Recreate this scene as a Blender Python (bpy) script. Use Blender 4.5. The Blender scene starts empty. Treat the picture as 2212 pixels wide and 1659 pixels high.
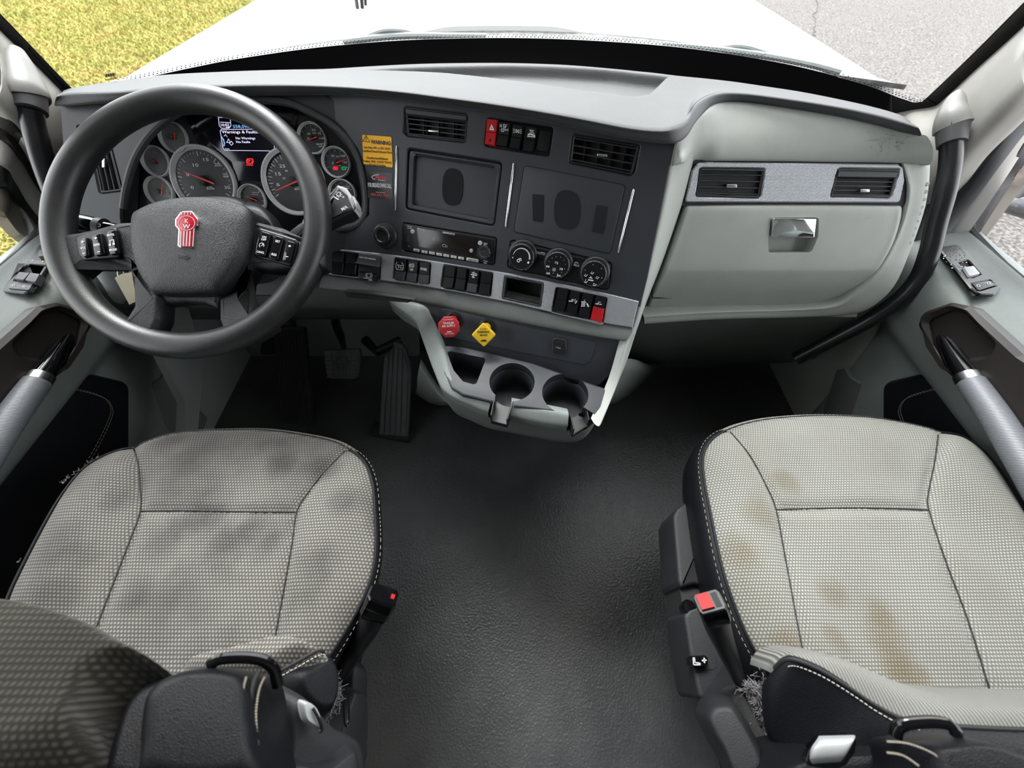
import bpy, math, random
from math import sin, cos, pi, radians as rad, sqrt, atan2
from mathutils import Vector as V
from mathutils.geometry import tessellate_polygon
random.seed(7)
FPX = 850.0; TH = rad(54); CH = 1.15
CAM = V((0, 0, CH)); RT = V((1, 0, 0)); FW = V((0, cos(TH), -sin(TH))); UP = V((0, sin(TH), cos(TH)))
S = bpy.context.scene
COL = S.collection
# ---------------- camera, sky, sun, exposure
cd = bpy.data.cameras.new('camera'); cam = bpy.data.objects.new('camera', cd); COL.objects.link(cam)
cam.location = CAM; cam.rotation_euler = (pi/2 - TH, 0, 0)
cd.sensor_width = 36; cd.sensor_fit = 'HORIZONTAL'; cd.lens = FPX/2212*36
cd.clip_start = 0.02; cd.clip_end = 200
cd.dof.use_dof = True; cd.dof.focus_distance = 0.8; cd.dof.aperture_fstop = 4.5
S.camera = cam
w = bpy.data.worlds.new('World'); S.world = w; w.use_nodes = True
nt = w.node_tree; bg = nt.nodes['Background']
sky = nt.nodes.new('ShaderNodeTexSky'); sky.sky_type = 'NISHITA'; sky.sun_disc = False
sky.sun_elevation = rad(48); sky.sun_rotation = rad(20); sky.air_density = 1.0; sky.dust_density = 6.0
mix = nt.nodes.new('ShaderNodeMix'); mix.data_type = 'RGBA'; mix.inputs[0].default_value = 0.88
mix.inputs[7].default_value = (1.0, 1.0, 1.02, 1)
gam = nt.nodes.new('ShaderNodeVectorMath'); gam.operation = 'SCALE'; gam.inputs[3].default_value = 0.12
nt.links.new(sky.outputs[0], gam.inputs[0]); nt.links.new(gam.outputs[0], mix.inputs[6])
nt.links.new(mix.outputs[2], bg.inputs[0]); bg.inputs[1].default_value = 1.0
sd = bpy.data.lights.new('sun', 'SUN'); sun = bpy.data.objects.new('sun', sd); COL.objects.link(sun)
sd.energy = 1.2; sd.angle = rad(25); sd.color = (1, .98, .95)
sun.rotation_euler = (rad(-38), rad(-18), 0)
S.view_settings.view_transform = 'Standard'; S.view_settings.look = 'None'; S.view_settings.gamma = 1
S.view_settings.use_curve_mapping = False
S.view_settings.exposure = 2.4

# ---------------- projection helpers: where a line of sight meets a real surface
def ray(u, v): return RT*((u-1106)/FPX) + FW + UP*((829.5-v)/FPX)
def W(u, v, x=None, y=None, z=None, d=None):
    r = ray(u, v)
    if d is None:
        if x is not None: d = x/r.x
        elif y is not None: d = y/r.y
        else: d = (z-CH)/r.z
    return CAM + r*d
def hitf(u, v, f, lo=.3, hi=3.0):
    r = ray(u, v); n = 60; a = lo; fa = f(CAM+r*a)
    for i in range(1, n+1):
        b = lo+(hi-lo)*i/n; fb = f(CAM+r*b)
        if fa*fb <= 0:
            for _ in range(40):
                m = (a+b)/2; fm = f(CAM+r*m)
                if fa*fm <= 0: b = m
                else: a, fa = m, fm
            return CAM+r*a
        a, fa = b, fb
    return CAM+r*hi
class Fr:
    "a plane with its own right / up / outward axes"
    def __init__(s, p, n):
        s.o = V(p); s.n = V(n).normalized()
        z = V((0, 0, 1)).cross(s.n)
        s.x = z.normalized() if z.length > 1e-3 else V((1, 0, 0))
        s.y = s.n.cross(s.x)
    def L(s, u, v, h=0):
        r = ray(u, v); d = ((s.o + s.n*h) - CAM).dot(s.n)/r.dot(s.n)
        p = CAM + r*d - s.o
        return (p.dot(s.x), p.dot(s.y))
    def P(s, u, v, h=0):
        a, b = s.L(u, v, h); return s.w(a, b, h)
    def w(s, a, b, h=0): return s.o + s.x*a + s.y*b + s.n*h
    def up(s, h): return Fr(s.o + s.n*h, s.n)
def nrm(yaw, el):
    "normal leaning el degrees up from horizontal, facing the rear, turned yaw degrees towards the driver"
    y, e = rad(yaw), rad(el); return V((-sin(y)*cos(e), -cos(y)*cos(e), sin(e)))
def cr(ps, n=6, closed=False):
    "Catmull-Rom through points"
    ps = [V(p) for p in ps]; N = len(ps); out = []
    for i in range(N if closed else N-1):
        if closed: a, b, c, d = ps[i-1], ps[i], ps[(i+1) % N], ps[(i+2) % N]
        else: a, b, c, d = ps[max(i-1, 0)], ps[i], ps[i+1], ps[min(i+2, N-1)]
        for k in range(n):
            t = k/n
            out.append(.5*((2*b)+(c-a)*t+(2*a-5*b+4*c-d)*t*t+(3*b-a-3*c+d)*t**3))
    if not closed: out.append(ps[-1].copy())
    return out
def rp(pts, r, k=5):
    "polygon with rounded corners (2D)"
    n = len(pts); out = []
    for i in range(n):
        rr = r[i] if isinstance(r, (list, tuple)) else r
        p = V(pts[i][:2]); a = V(pts[i-1][:2])-p; b = V(pts[(i+1) % n][:2])-p
        la, lb = a.length, b.length
        if la < 1e-9 or lb < 1e-9: continue
        a /= la; b /= lb
        ang = a.angle(b, pi)
        if rr <= 0 or ang > pi*.985: out.append(p); continue
        t = min(rr/math.tan(ang/2), la*.48, lb*.48)
        for j in range(k+1):
            s = j/k; out.append((p+a*t)*(1-s)**2 + p*2*s*(1-s) + (p+b*t)*s*s)
    return out
def area2(p): return sum(p[i-1][0]*p[i][1]-p[i][0]*p[i-1][1] for i in range(len(p)))/2
def inset(p, d):
    "move a 2D ring inwards by d"
    n = len(p); sg = 1 if area2(p) > 0 else -1; out = []
    for i in range(n):
        a = V(p[i][:2])-V(p[i-1][:2]); b = V(p[(i+1) % n][:2])-V(p[i][:2])
        if a.length < 1e-9: a = b
        if b.length < 1e-9: b = a
        if a.length < 1e-9: out.append(V(p[i][:2])); continue
        a.normalize(); b.normalize()
        na = V((-a.y, a.x))*sg; nb = V((-b.y, b.x))*sg; m = na+nb
        if m.length < .2: m = na
        m.normalize(); c = max(m.dot(na), .5)
        out.append(V(p[i][:2])+m*(d/c))
    return out
def circ(a, b, r, n=24, t0=0): return [V((a+r*cos(t0+2*pi*i/n), b+r*sin(t0+2*pi*i/n))) for i in range(n)]

ORG = {}
class G:
    "collects geometry of ONE mesh in world coordinates"
    def __init__(s): s.v = []; s.f = []
    def add(s, vs, fs):
        o = len(s.v); s.v += [tuple(p) for p in vs]; s.f += [tuple(i+o for i in f) for f in fs]; return s
    def loft(s, rings, closed=True, cap0=True, cap1=True):
        n = len(rings[0]); vs = [p for r in rings for p in r]; fs = []
        for i in range(len(rings)-1):
            for j in range(n if closed else n-1):
                k = (j+1) % n
                fs.append((i*n+j, i*n+k, (i+1)*n+k, (i+1)*n+j))
        if closed and cap0: fs.append(tuple(range(n))[::-1])
        if closed and cap1: fs.append(tuple((len(rings)-1)*n+i for i in range(n)))
        return s.add(vs, fs)
    def grid(s, rows, thick=None):
        "open sheet of points; thick = vector: closed solid"
        s0 = len(s.v); n = len(rows[0]); m = len(rows)
        s.loft(rows, closed=False)
        if thick is not None:
            t = V(thick); back = [[V(p)+t for p in r] for r in rows]
            o = len(s.v); s.v += [tuple(p) for r in back for p in r]
            for i in range(m-1):
                for j in range(n-1):
                    a = o+i*n+j; s.f.append((a, a+n, a+n+1, a+1))
            def q(a, b): s.f.append((s0+a, o+a, o+b, s0+b)); 
            for j in range(n-1): q(j, j+1); q((m-1)*n+j+1, (m-1)*n+j)
            for i in range(m-1): q((i+1)*n, i*n); q(i*n+n-1, (i+1)*n+n-1)
        return s
    def ext(s, fr, poly, h0, h1, b=0, k=3):
        "slab: 2D polygon from h0 to h1 along the frame normal, top edge rounded by b"
        if area2(poly) < 0: poly = poly[::-1]
        rs = [[fr.w(p[0], p[1], h0) for p in poly]]
        if b > 0:
            for j in range(k+1):
                t = pi/2*j/k; q = inset(poly, b*(1-cos(t)))
                rs.append([fr.w(p[0], p[1], h1-b+b*sin(t)) for p in q])
        else: rs.append([fr.w(p[0], p[1], h1) for p in poly])
        return s.loft(rs)
    def pillow(s, fr, poly, h0, h1, e, k=7, pw=2.2):
        "slab whose top swells: edge width e"
        if area2(poly) < 0: poly = poly[::-1]
        rs = [[fr.w(p[0], p[1], h0) for p in poly]]
        c = V((sum(p[0] for p in poly)/len(poly), sum(p[1] for p in poly)/len(poly)))
        for j in range(k+1):
            t = j/k; sc = 1-e*t
            hh = h0+(h1-h0)*(1-(1-t)**pw)
            rs.append([fr.w(*(c+(V(p[:2])-c)*sc), hh) for p in poly])
        return s.loft(rs)
    def plate(s, fr, outer, holes, h0, h1, b=.0015):
        outer = [V(p[:2]) for p in outer]
        if area2(outer) < 0: outer = outer[::-1]
        hs = []
        for h in holes:
            h = [V(p[:2]) for p in h]
            hs.append(h if area2(h) > 0 else h[::-1])
        tops = [inset(outer, b)] + [inset(h, -b) for h in hs]
        for ring in ([[V((p.x, p.y, 0)) for p in t] for t in tops],):
            tri = tessellate_polygon(ring)
        flat = [p for t in tops for p in t]
        o = []
        for a, b_, c in tri:
            pa, pb, pc = flat[a], flat[b_], flat[c]
            ar = (pb-pa).cross(pc-pa)
            o.append((a, b_, c) if ar > 0 else (a, c, b_))
        s.add([fr.w(p.x, p.y, h1) for p in flat], o)
        def wall(r0, r1, out):
            rs = [[fr.w(p.x, p.y, h0) for p in r1], [fr.w(p.x, p.y, h1-b) for p in r1], [fr.w(p.x, p.y, h1) for p in r0]]
            if out: s.loft(rs, cap0=False, cap1=False)
            else: s.loft([list(reversed(r)) for r in rs], cap0=False, cap1=False)
        wall(tops[0], outer, True)
        for t, h in zip(tops[1:], hs): wall(t, h, False)
        return s
    def tube(s, pts, r, n=10, caps=True, flat=1.0, upv=None):
        pts = [V(p) for p in pts]; N = len(pts); rs = []
        prev = V(upv) if upv is not None else None
        for i, p in enumerate(pts):
            t = (pts[min(i+1, N-1)]-pts[max(i-1, 0)])
            if t.length < 1e-9: t = V((0, 0, 1))
            t.normalize()
            if prev is None:
                prev = t.orthogonal()
            a = prev - t*prev.dot(t)
            if a.length < 1e-6: a = t.orthogonal()
            a.normalize(); prev = a; b = t.cross(a)
            rr = r[i] if isinstance(r, (list, tuple)) else r
            rs.append([p + a*(rr*flat*cos(2*pi*j/n)) + b*(rr*sin(2*pi*j/n)) for j in range(n)])
        return s.loft(rs, cap0=caps, cap1=caps)
    def ring(s, pts, r, n=10):
        "closed tube"
        pts = [V(p) for p in pts]; N = len(pts); rs = []
        c = sum(pts, V((0, 0, 0)))/N
        nn = V((0, 0, 0))
        for i in range(N): nn += (pts[i-1]-c).cross(pts[i]-c)
        nn.normalize()
        for i, p in enumerate(pts):
            t = (pts[(i+1) % N]-pts[i-1]).normalized(); a = nn-t*nn.dot(t); a.normalize(); b = t.cross(a)
            rr = r[i] if isinstance(r, (list, tuple)) else r
            rs.append([p + a*(rr*cos(2*pi*j/n)) + b*(rr*sin(2*pi*j/n)) for j in range(n)])
        rs.append(rs[0]); return s.loft(rs, cap0=False, cap1=False)
    def lathe(s, fr, a, b, prof, n=28, cap=True):
        "profile of (radius, height) about the point a,b of the frame"
        return s.loft([[fr.w(p[0], p[1], h) for p in circ(a, b, max(r, 1e-5), n)] for r, h in prof], cap0=cap, cap1=cap)
    def stroke(s, fr, pts, wd, h=0.0003, t=.0003, closed=False):
        "thin flat line along 2D points"
        pts = [V(p[:2]) for p in pts]
        if closed: pts.append(pts[0])
        for i in range(len(pts)-1):
            d = pts[i+1]-pts[i]
            if d.length < 1e-7: continue
            d.normalize(); nn = V((-d.y, d.x))*wd/2; e = d*wd*.35
            q = [pts[i]-e-nn, pts[i+1]+e-nn, pts[i+1]+e+nn, pts[i]-e+nn]
            s.loft([[fr.w(p.x, p.y, h) for p in q], [fr.w(p.x, p.y, h+t) for p in q]])
        return s
    def text(s, fr, txt, p0, p1, hgt, h=.0004, t=.0003, bold=0.0):
        "text whose baseline runs p0 -> p1 (frame coords), cap height hgt, extruded t"
        me = text_mesh(txt, bold)
        xs = [v[0] for v in me[0]]; 
        if not xs: return s
        x0, x1 = min(xs), max(xs); p0 = V(p0[:2]); p1 = V(p1[:2])
        dx = (p1-p0)/(x1-x0); ny = V((-dx.y, dx.x)).normalized()*hgt/.70
        vs = []
        for q in me[0]:
            p = p0+dx*(q[0]-x0)+ny*q[1]
            vs.append(fr.w(p.x, p.y, h+(t if q[2] > 0 else 0)))
        return s.add(vs, me[1])
    def box(s, p, q):
        x0, y0, z0 = p; x1, y1, z1 = q
        vs = [(x0,y0,z0),(x1,y0,z0),(x1,y1,z0),(x0,y1,z0),(x0,y0,z1),(x1,y0,z1),(x1,y1,z1),(x0,y1,z1)]
        return s.add(vs, [(0,3,2,1),(4,5,6,7),(0,1,5,4),(1,2,6,5),(2,3,7,6),(3,0,4,7)])
    def obj(s, name, mat, parent=None, sm=35, label=None, kind=None, cut=None, **kw):
        me = bpy.data.meshes.new(name)
        if parent is not None: o0 = ORG[parent.name]
        else:
            o0 = V((sum(p[0] for p in s.v)/len(s.v), sum(p[1] for p in s.v)/len(s.v), min(p[2] for p in s.v)))
        me.from_pydata([(p[0]-o0.x, p[1]-o0.y, p[2]-o0.z) for p in s.v], [], s.f)
        me.validate(); me.update()
        o = bpy.data.objects.new(name, me); COL.objects.link(o)
        if parent is not None: o.parent = parent
        else: o.location = o0
        ORG[o.name] = o0
        if cut: boolcut(o, cut, o0)
        me = o.data
        if sm: me.shade_smooth(); me.set_sharp_from_angle(angle=rad(sm))
        me.materials.clear(); me.materials.append(M[mat])
        if label: o['label'] = label
        if kind: o['kind'] = kind
        for k, v_ in kw.items(): o[k] = v_
        return o
def recalc(me):
    import bmesh
    bm = bmesh.new(); bm.from_mesh(me); bmesh.ops.recalc_face_normals(bm, faces=bm.faces); bm.to_mesh(me); bm.free()
def boolcut(o, cutters, o0):
    tmp = []
    recalc(o.data)
    for g in cutters:
        me = bpy.data.meshes.new('c'); me.from_pydata([(p[0], p[1], p[2]) for p in g.v], [], g.f); recalc(me)
        c = bpy.data.objects.new('c', me); COL.objects.link(c); tmp.append(c)
        m = o.modifiers.new('b', 'BOOLEAN'); m.operation = 'DIFFERENCE'; m.object = c; m.solver = 'EXACT'
    bpy.context.view_layer.update()
    dg = bpy.context.evaluated_depsgraph_get()
    me = bpy.data.meshes.new_from_object(o.evaluated_get(dg))
    o.modifiers.clear(); o.data = me
    for c in tmp: bpy.data.objects.remove(c)
TXT = {}
def text_mesh(t, bold):
    k = (t, bold)
    if k in TXT: return TXT[k]
    c = bpy.data.curves.new('t', 'FONT'); c.body = t; c.extrude = .01; c.resolution_u = 2; c.offset = bold
    o = bpy.data.objects.new('t', c); COL.objects.link(o); bpy.context.view_layer.update()
    me = bpy.data.meshes.new_from_object(o.evaluated_get(bpy.context.evaluated_depsgraph_get()))
    TXT[k] = ([tuple(v.co) for v in me.vertices], [tuple(p.vertices) for p in me.polygons])
    bpy.data.objects.remove(o); bpy.data.meshes.remove(me)
    return TXT[k]
def thing(name, label, cat, loc, group=None, kind=None):
    o = bpy.data.objects.new(name, None); COL.objects.link(o); o.location = loc; ORG[o.name] = V(loc)
    o.empty_display_size = .02
    if label: o['label'] = label
    if cat: o['category'] = cat
    if group: o['group'] = group
    if kind: o['kind'] = kind
    return o

# ---------------- materials
M = {}
class Nd:
    def __init__(s, name):
        m = bpy.data.materials.new(name); m.use_nodes = True; s.m = m; s.t = m.node_tree; s.b = s.t.nodes['Principled BSDF']; M[name] = m
        s.tc = s.t.nodes.new('ShaderNodeTexCoord').outputs['Object']
    def n(s, typ, **kw):
        x = s.t.nodes.new('ShaderNode'+typ)
        for k, v in kw.items():
            if k in ('ins',):
                for a, b in v.items():
                    if hasattr(b, 'links') or hasattr(b, 'is_linked'): s.t.links.new(b, x.inputs[a])
                    else: x.inputs[a].default_value = b
            else: setattr(x, k, v)
        return x
    def l(s, a, b): s.t.links.new(a, b)
    def noise(s, sc, det=3, rough=.6): return s.n('TexNoise', ins={'Vector': s.tc, 'Scale': sc, 'Detail': det, 'Roughness': rough}).outputs[0]
    def vor(s, sc, feat='F1'): return s.n('TexVoronoi', feature=feat, ins={'Vector': s.tc, 'Scale': sc}).outputs['Distance']
    def ramp(s, f, stops):
        r = s.n('ValToRGB'); s.l(f, r.inputs[0]); e = r.color_ramp.elements
        while len(e) < len(stops): e.new(.5)
        for i, (p, c) in enumerate(stops): e[i].position = p; e[i].color = (*c, 1) if len(c) == 3 else c
        return r.outputs[0]
    def mixc(s, f, a, b, mode='MIX'):
        x = s.n('Mix', data_type='RGBA', blend_type=mode)
        for i, q in ((0, f), (6, a), (7, b)):
            if hasattr(q, 'links') or hasattr(q, 'is_linked'): s.l(q, x.inputs[i])
            elif i == 0: x.inputs[0].default_value = q
            else: x.inputs[i].default_value = (*q, 1)
        return x.outputs[2]
    def math(s, op, a, b=None, c=None):
        x = s.n('Math', operation=op)
        for i, q in enumerate((a, b, c)):
            if q is None: continue
            if hasattr(q, 'is_linked'): s.l(q, x.inputs[i])
            else: x.inputs[i].default_value = q
        return x.outputs[0]
    def bump(s, h, dist, st=1.0):
        x = s.n('Bump', ins={'Height': h, 'Distance': dist, 'Strength': st}); 
        s.l(x.outputs[0], s.b.inputs['Normal']); return x
    def col(s, c):
        if hasattr(c, 'is_linked'): s.l(c, s.b.inputs['Base Color'])
        else: s.b.inputs['Base Color'].default_value = (*c, 1)
    def set(s, **k):
        for a, v in k.items(): s.b.inputs[a.replace('_', ' ')].default_value = v
def plastic(name, c, rough=.5, grain=900, dist=.0002, var=.12, spec=.5, coat=0):
    m = Nd(name); nz = m.noise(14, 4)
    c0 = tuple(x*(1-var) for x in c); c1 = tuple(min(1, x*(1+var)) for x in c)
    m.col(m.ramp(nz, [(.3, c0), (.7, c1)])); m.set(Roughness=rough, Specular_IOR_Level=spec)
    if coat: m.b.inputs['Coat Weight'].default_value = coat; m.b.inputs['Coat Roughness'].default_value = .08
    if grain: m.bump(m.vor(grain), dist)
    return m
plastic('pad_grey', (.050, .052, .056), .55, 900, .0003, .06, .38)
plastic('panel_dark', (.024, .027, .034), .48, 1500, .00008, .08)
plastic('panel_mid', (.027, .029, .034), .45, 1300, .0001, .08)
plastic('black_plastic', (.008, .008, .010), .38, 0, 0, .1)
plastic('black_matte', (.012, .012, .013), .7, 900, .0002, .15)
plastic('switch_black', (.005, .005, .007), .32, 0, 0, .1, .35)
plastic('gloss_black', (.003, .003, .004), .08, 0, 0, .05)
plastic('cab_grey', (.345, .36, .338), .5, 1500, .0001, .05)
plastic('cab_grey_dark', (.105, .115, .11), .55, 700, .0002, .06)
plastic('door_grey', (.19, .212, .203), .5, 900, .0003, .06)
plastic('pillar_cream', (.36, .35, .33), .55, 1200, .0001, .04)
plastic('handle_cap', (.25, .247, .238), .45, 0, 0, .03)
plastic('bezel_brown', (.014, .011, .010), .45, 0, 0, .08, .3)
plastic('rubber_tube', (.012, .012, .015), .33, 0, 0, .15)
plastic('leather', (.0065, .007, .009), .42, 1100, .0003, .12, .22)
plastic('wheel_leather', (.012, .012, .0135), .36, 900, .0005, .12, .36)
plastic('wheel_rim', (.018, .018, .019), .34, 900, .00012, .2, .42)
plastic('rubber_mat', (.022, .022, .024), .75, 300, .0004, .1)
plastic('pedal_rubber', (.085, .086, .092), .55, 0, 0, .15)
plastic('red_plastic', (.42, .010, .018), .25, 0, 0, .08)
plastic('red_knob', (.36, .014, .02), .45, 0, 0, .08)
plastic('yellow_knob', (.66, .42, .02), .45, 0, 0, .06)
plastic('red_buckle', (.30, .006, .006), .5, 0, 0, .05, .3)
plastic('silver_paint', (.42, .43, .45), .38, 0, 0, .03)
plastic('lever_silver', (.36, .375, .39), .3, 0, 0, .03)
plastic('seat_side', (.018, .019, .022), .48, 1100, .0002, .1, .3)
plastic('brown_frame', (.16, .135, .115), .5, 0, 0, .08)
plastic('wiper_grey', (.22, .23, .23), .5, 0, 0, .1)
plastic('dial_face', (.030, .032, .035), .45, 0, 0, .05)
plastic('dial_glare', (.20, .205, .205), .45, 0, 0, .12)  # pale grey: glare on the left small dials painted into their colour
plastic('cluster_black', (.008, .008, .011), .22, 0, 0, .08)
plastic('tag_paper', (.42, .37, .26), .7, 0, 0, .1)
plastic('button_grey', (.42, .42, .42), .4, 0, 0, .05)
plastic('mirror_housing', (.10, .10, .11), .4, 0, 0, .1)
def metal(name, c, rough=.15):
    m = Nd(name); m.col(c); m.set(Metallic=1.0, Roughness=rough); return m
metal('chrome', (.85, .87, .9), .07); metal('chrome_dull', (.55, .56, .58), .25); plastic('silver_ring', (.60, .61, .62), .25, 0, 0, .03); metal('steel_dark', (.12, .12, .12), .4)
def emit(name, c, e, base=(0, 0, 0)):
    m = Nd(name); m.col(base); m.b.inputs['Emission Color'].default_value = (*c, 1); m.b.inputs['Emission Strength'].default_value = e; return m
def flat(name, c, rough=.5):
    m = Nd(name); m.col(c); m.set(Roughness=rough); return m
flat('print_white', (.72, .72, .72)); flat('print_red', (.75, .04, .05)); flat('print_black', (.01, .01, .01)); flat('print_grey', (.30, .30, .30))
flat('sticker_yellow', (.95, .46, .0), .6); flat('sticker_black', (.007, .007, .009), .3); flat('needle_red', (.85, .05, .04), .4)
flat('emblem_red', (.36, .0, .015), .25); flat('stitch', (.30, .27, .22), .8); flat('stitch_light', (.5, .48, .44), .8); flat('white_dots', (.6, .6, .6))
flat('velcro', (.004, .005, .008), .95); flat('tube_grey', (.07, .07, .075), .5)
emit('lcd_text', (.75, .72, 1.0), .22); emit('lcd_blue', (.2, .45, .8), .2); emit('lamp_red', (1, .02, .03), .25); emit('lamp_green', (.05, .8, .2), .08); emit('lcd_dim', (.6, .6, .6), .08)
m = Nd('lcd_dark'); m.col((.010, .009, .016)); m.set(Roughness=.12)
m = Nd('radio_lcd'); m.col((.010, .007, .007)); m.set(Roughness=.15)
# silver trim with a fine diamond embossing
m = Nd('silver_trim'); sp = m.n('SeparateXYZ'); m.l(m.tc, sp.inputs[0])
a = m.math('ADD', m.math('MULTIPLY', sp.outputs[0], 1300), m.math('MULTIPLY', sp.outputs[2], 1500)); b = m.math('SUBTRACT', m.math('MULTIPLY', sp.outputs[0], 1300), m.math('MULTIPLY', sp.outputs[2], 1500))
hh = m.math('MULTIPLY', m.math('SINE', a), m.math('SINE', b)); m.col(m.ramp(m.math('MULTIPLY_ADD', hh, .5, .5), [(.2, (.33, .34, .36)), (.8, (.44, .45, .48))]))
m.set(Metallic=.55, Roughness=.36); m.bump(hh, .0003)
# ribbed silver grip
m = Nd('silver_ribbed'); sp = m.n('SeparateXYZ'); m.l(m.tc, sp.inputs[0])
hh = m.math('SINE', m.math('MULTIPLY', m.math('ADD', sp.outputs[1], m.math('MULTIPLY', sp.outputs[2], .4)), 2200)); m.col((.20, .21, .23)); m.set(Metallic=.3, Roughness=.42); m.bump(hh, .0002)
# floor: embossed black vinyl, worn and dusty in patches
m = Nd('floor_vinyl'); v1 = m.vor(210, 'SMOOTH_F1'); n1 = m.noise(3.2, 5); n2 = m.noise(420, 2)
m.col(m.mixc(m.ramp(n1, [(.4, (0, 0, 0)), (.75, (1, 1, 1))]), (.044, .046, .049), (.088, .088, .091)))
m.l(m.ramp(n1, [(.3, (.32,)*3), (.7, (.44,)*3)]), m.b.inputs['Roughness']); m.bump(m.math('ADD', v1, m.math('MULTIPLY', n2, .5)), .0012, .75)
# woven seat fabrics
def fabric(name, c_lo, c_hi, scale, stains, stain_c, warm=(.5, .44, .35)):
    m = Nd(name); sp = m.n('SeparateXYZ'); m.l(m.tc, sp.inputs[0]); X, Y = sp.outputs[0], sp.outputs[1]
    wob = m.math('MULTIPLY', m.math('SUBTRACT', m.noise(9, 2), .5), 1.6)
    row = m.math('MULTIPLY', Y, scale*1.0)
    par = m.math('MULTIPLY', m.math('FLOOR', m.math('DIVIDE', row, pi)), pi/2)
    fx = m.math('SINE', m.math('ADD', m.math('ADD', m.math('MULTIPLY', X, scale), par), 0.0))
    fy = m.math('SINE', row)
    kn = m.math('MULTIPLY', m.math('ABSOLUTE', fx), m.math('ABSOLUTE', fy))
    k2 = m.ramp(m.math('MULTIPLY_ADD', m.noise(1400, 1), .25, kn), [(.50, (0, 0, 0)), (.95, (1, 1, 1))])
    c = m.mixc(k2, c_lo, c_hi)
    sf = m.ramp(m.noise(7.5, 3, .55), [(.46, (0, 0, 0)), (.66, (1, 1, 1))])
    c = m.mixc(m.math('MULTIPLY', sf, stains), c, stain_c, 'MULTIPLY')
    sf2 = m.ramp(m.noise(4.0, 2), [(.52, (0, 0, 0)), (.75, (1, 1, 1))])
    c = m.mixc(m.math('MULTIPLY', sf2, .35), c, warm, 'MULTIPLY')
    m.c = c; m.col(c); m.set(Roughness=.9, Specular_IOR_Level=.15)
    m.b.inputs['Sheen Weight'].default_value = .15
    m.bump(kn, .0010, .5)
    return m
def spots(m, lst, c):
    col = m.c
    for (x, y, r) in lst:
        d = m.n('VectorMath', operation='DISTANCE'); m.l(m.n('VectorMath', operation='MULTIPLY', ins={0: m.tc, 1: (1, 1, 0)}).outputs[0], d.inputs[0]); d.inputs[1].default_value = (x, y, 0)
        wv = m.math('MULTIPLY_ADD', m.noise(16, 3), .05, -.025)
        f = m.ramp(m.math('ADD', d.outputs['Value'], wv), [(r*.35, (1, 1, 1)), (r*1.25, (0, 0, 0))])
        col = m.mixc(m.math('MULTIPLY', f, .8), col, c, 'MULTIPLY')
    m.c = col; m.col(col)
fd = fabric('fabric_driver', (.080, .076, .070), (.245, .236, .214), 640, .75, (.46, .46, .47), (.92, .86, .80))
fp = fabric('fabric_passenger', (.130, .130, .119), (.325, .325, .297), 720, .25, (.70, .66, .58), (.95, .90, .80))
fabric('fabric_back', (.018, .017, .013), (.055, .051, .040), 620, .5, (.6, .6, .6))
m = Nd('fabric_lumbar'); sp = m.n('SeparateXYZ'); m.l(m.tc, sp.inputs[0])
hh = m.math('SINE', m.math('MULTIPLY', sp.outputs[0], 1900)); m.col(m.ramp(m.math('MULTIPLY_ADD', hh, .5, .5), [(.2, (.13, .13, .12)), (.9, (.27, .27, .25))])); m.set(Roughness=.9); m.bump(hh, .0006)
# outside
m = Nd('asphalt'); v1 = m.vor(42); n1 = m.noise(26, 4, .75); n2 = m.noise(.8, 4)
c = m.ramp(n1, [(.38, (.022, .020, .019)), (.5, (.090, .081, .076)), (.60, (.20, .182, .170))]); m.col(m.mixc(m.math('MULTIPLY', n2, .3), c, (.11, .094, .085))); m.set(Roughness=.9); m.bump(v1, .01)
m = Nd('soil'); m.col(m.ramp(m.noise(4, 8, .75), [(.3, (.09, .12, .02)), (.5, (.17, .16, .035)), (.7, (.27, .20, .06))])); m.set(Roughness=1.0)
m = Nd('grass_blades'); n1 = m.noise(1.6, 4); n2 = m.noise(28, 2)
c = m.ramp(n1, [(.28, (.19, .23, .035)), (.48, (.33, .31, .065)), (.70, (.46, .32, .11))]); m.col(m.mixc(.45, c, m.ramp(n2, [(.35, (.15, .15, .03)), (.7, (.55, .48, .15))]))); m.set(Roughness=.9)
m = Nd('hood_white'); m.col((.55, .537, .53)); m.set(Roughness=.3); m.b.inputs['Coat Weight'].default_value = .5
m = Nd('cowl_grey'); m.col(m.ramp(m.noise(40, 6, .8), [(.35, (.06, .06, .06)), (.7, (.20, .20, .19))])); m.set(Roughness=.6)
m = Nd('frit_black'); m.col((.004, .004, .006)); m.set(Roughness=.18)
m = Nd('headliner'); m.col(m.ramp(m.noise(200, 2), [(.3, (.62, .61, .59)), (.7, (.70, .69, .67))])); m.set(Roughness=.95)
m = Nd('rear_wall'); m.col(m.ramp(m.noise(30, 2), [(.3, (.50, .50, .49)), (.7, (.58, .58, .57))])); m.set(Roughness=.9)
m = Nd('glass'); t = m.t; t.nodes.remove(m.b); g = t.nodes.new('ShaderNodeBsdfGlossy'); g.inputs['Roughness'].default_value = .02
tr = t.nodes.new('ShaderNodeBsdfTransparent'); tr.inputs[0].default_value = (.93, .95, .95, 1); fz = t.nodes.new('ShaderNodeFresnel'); fz.inputs[0].default_value = 1.35
mx = t.nodes.new('ShaderNodeMixShader'); t.links.new(fz.outputs[0], mx.inputs[0]); t.links.new(tr.outputs[0], mx.inputs[1]); t.links.new(g.outputs[0], mx.inputs[2]); t.links.new(mx.outputs[0], t.nodes['Material Output'].inputs[0])
m = Nd('water'); m.col((.9, .92, .95)); m.set(Roughness=.03); m.b.inputs['Transmission Weight'].default_value = 1.0; m.b.inputs['IOR'].default_value = 1.33
m = Nd('fluff'); m.col(m.ramp(m.noise(300, 3), [(.3, (.10, .10, .11)), (.7, (.30, .29, .29))])); m.set(Roughness=1.0)
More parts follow.
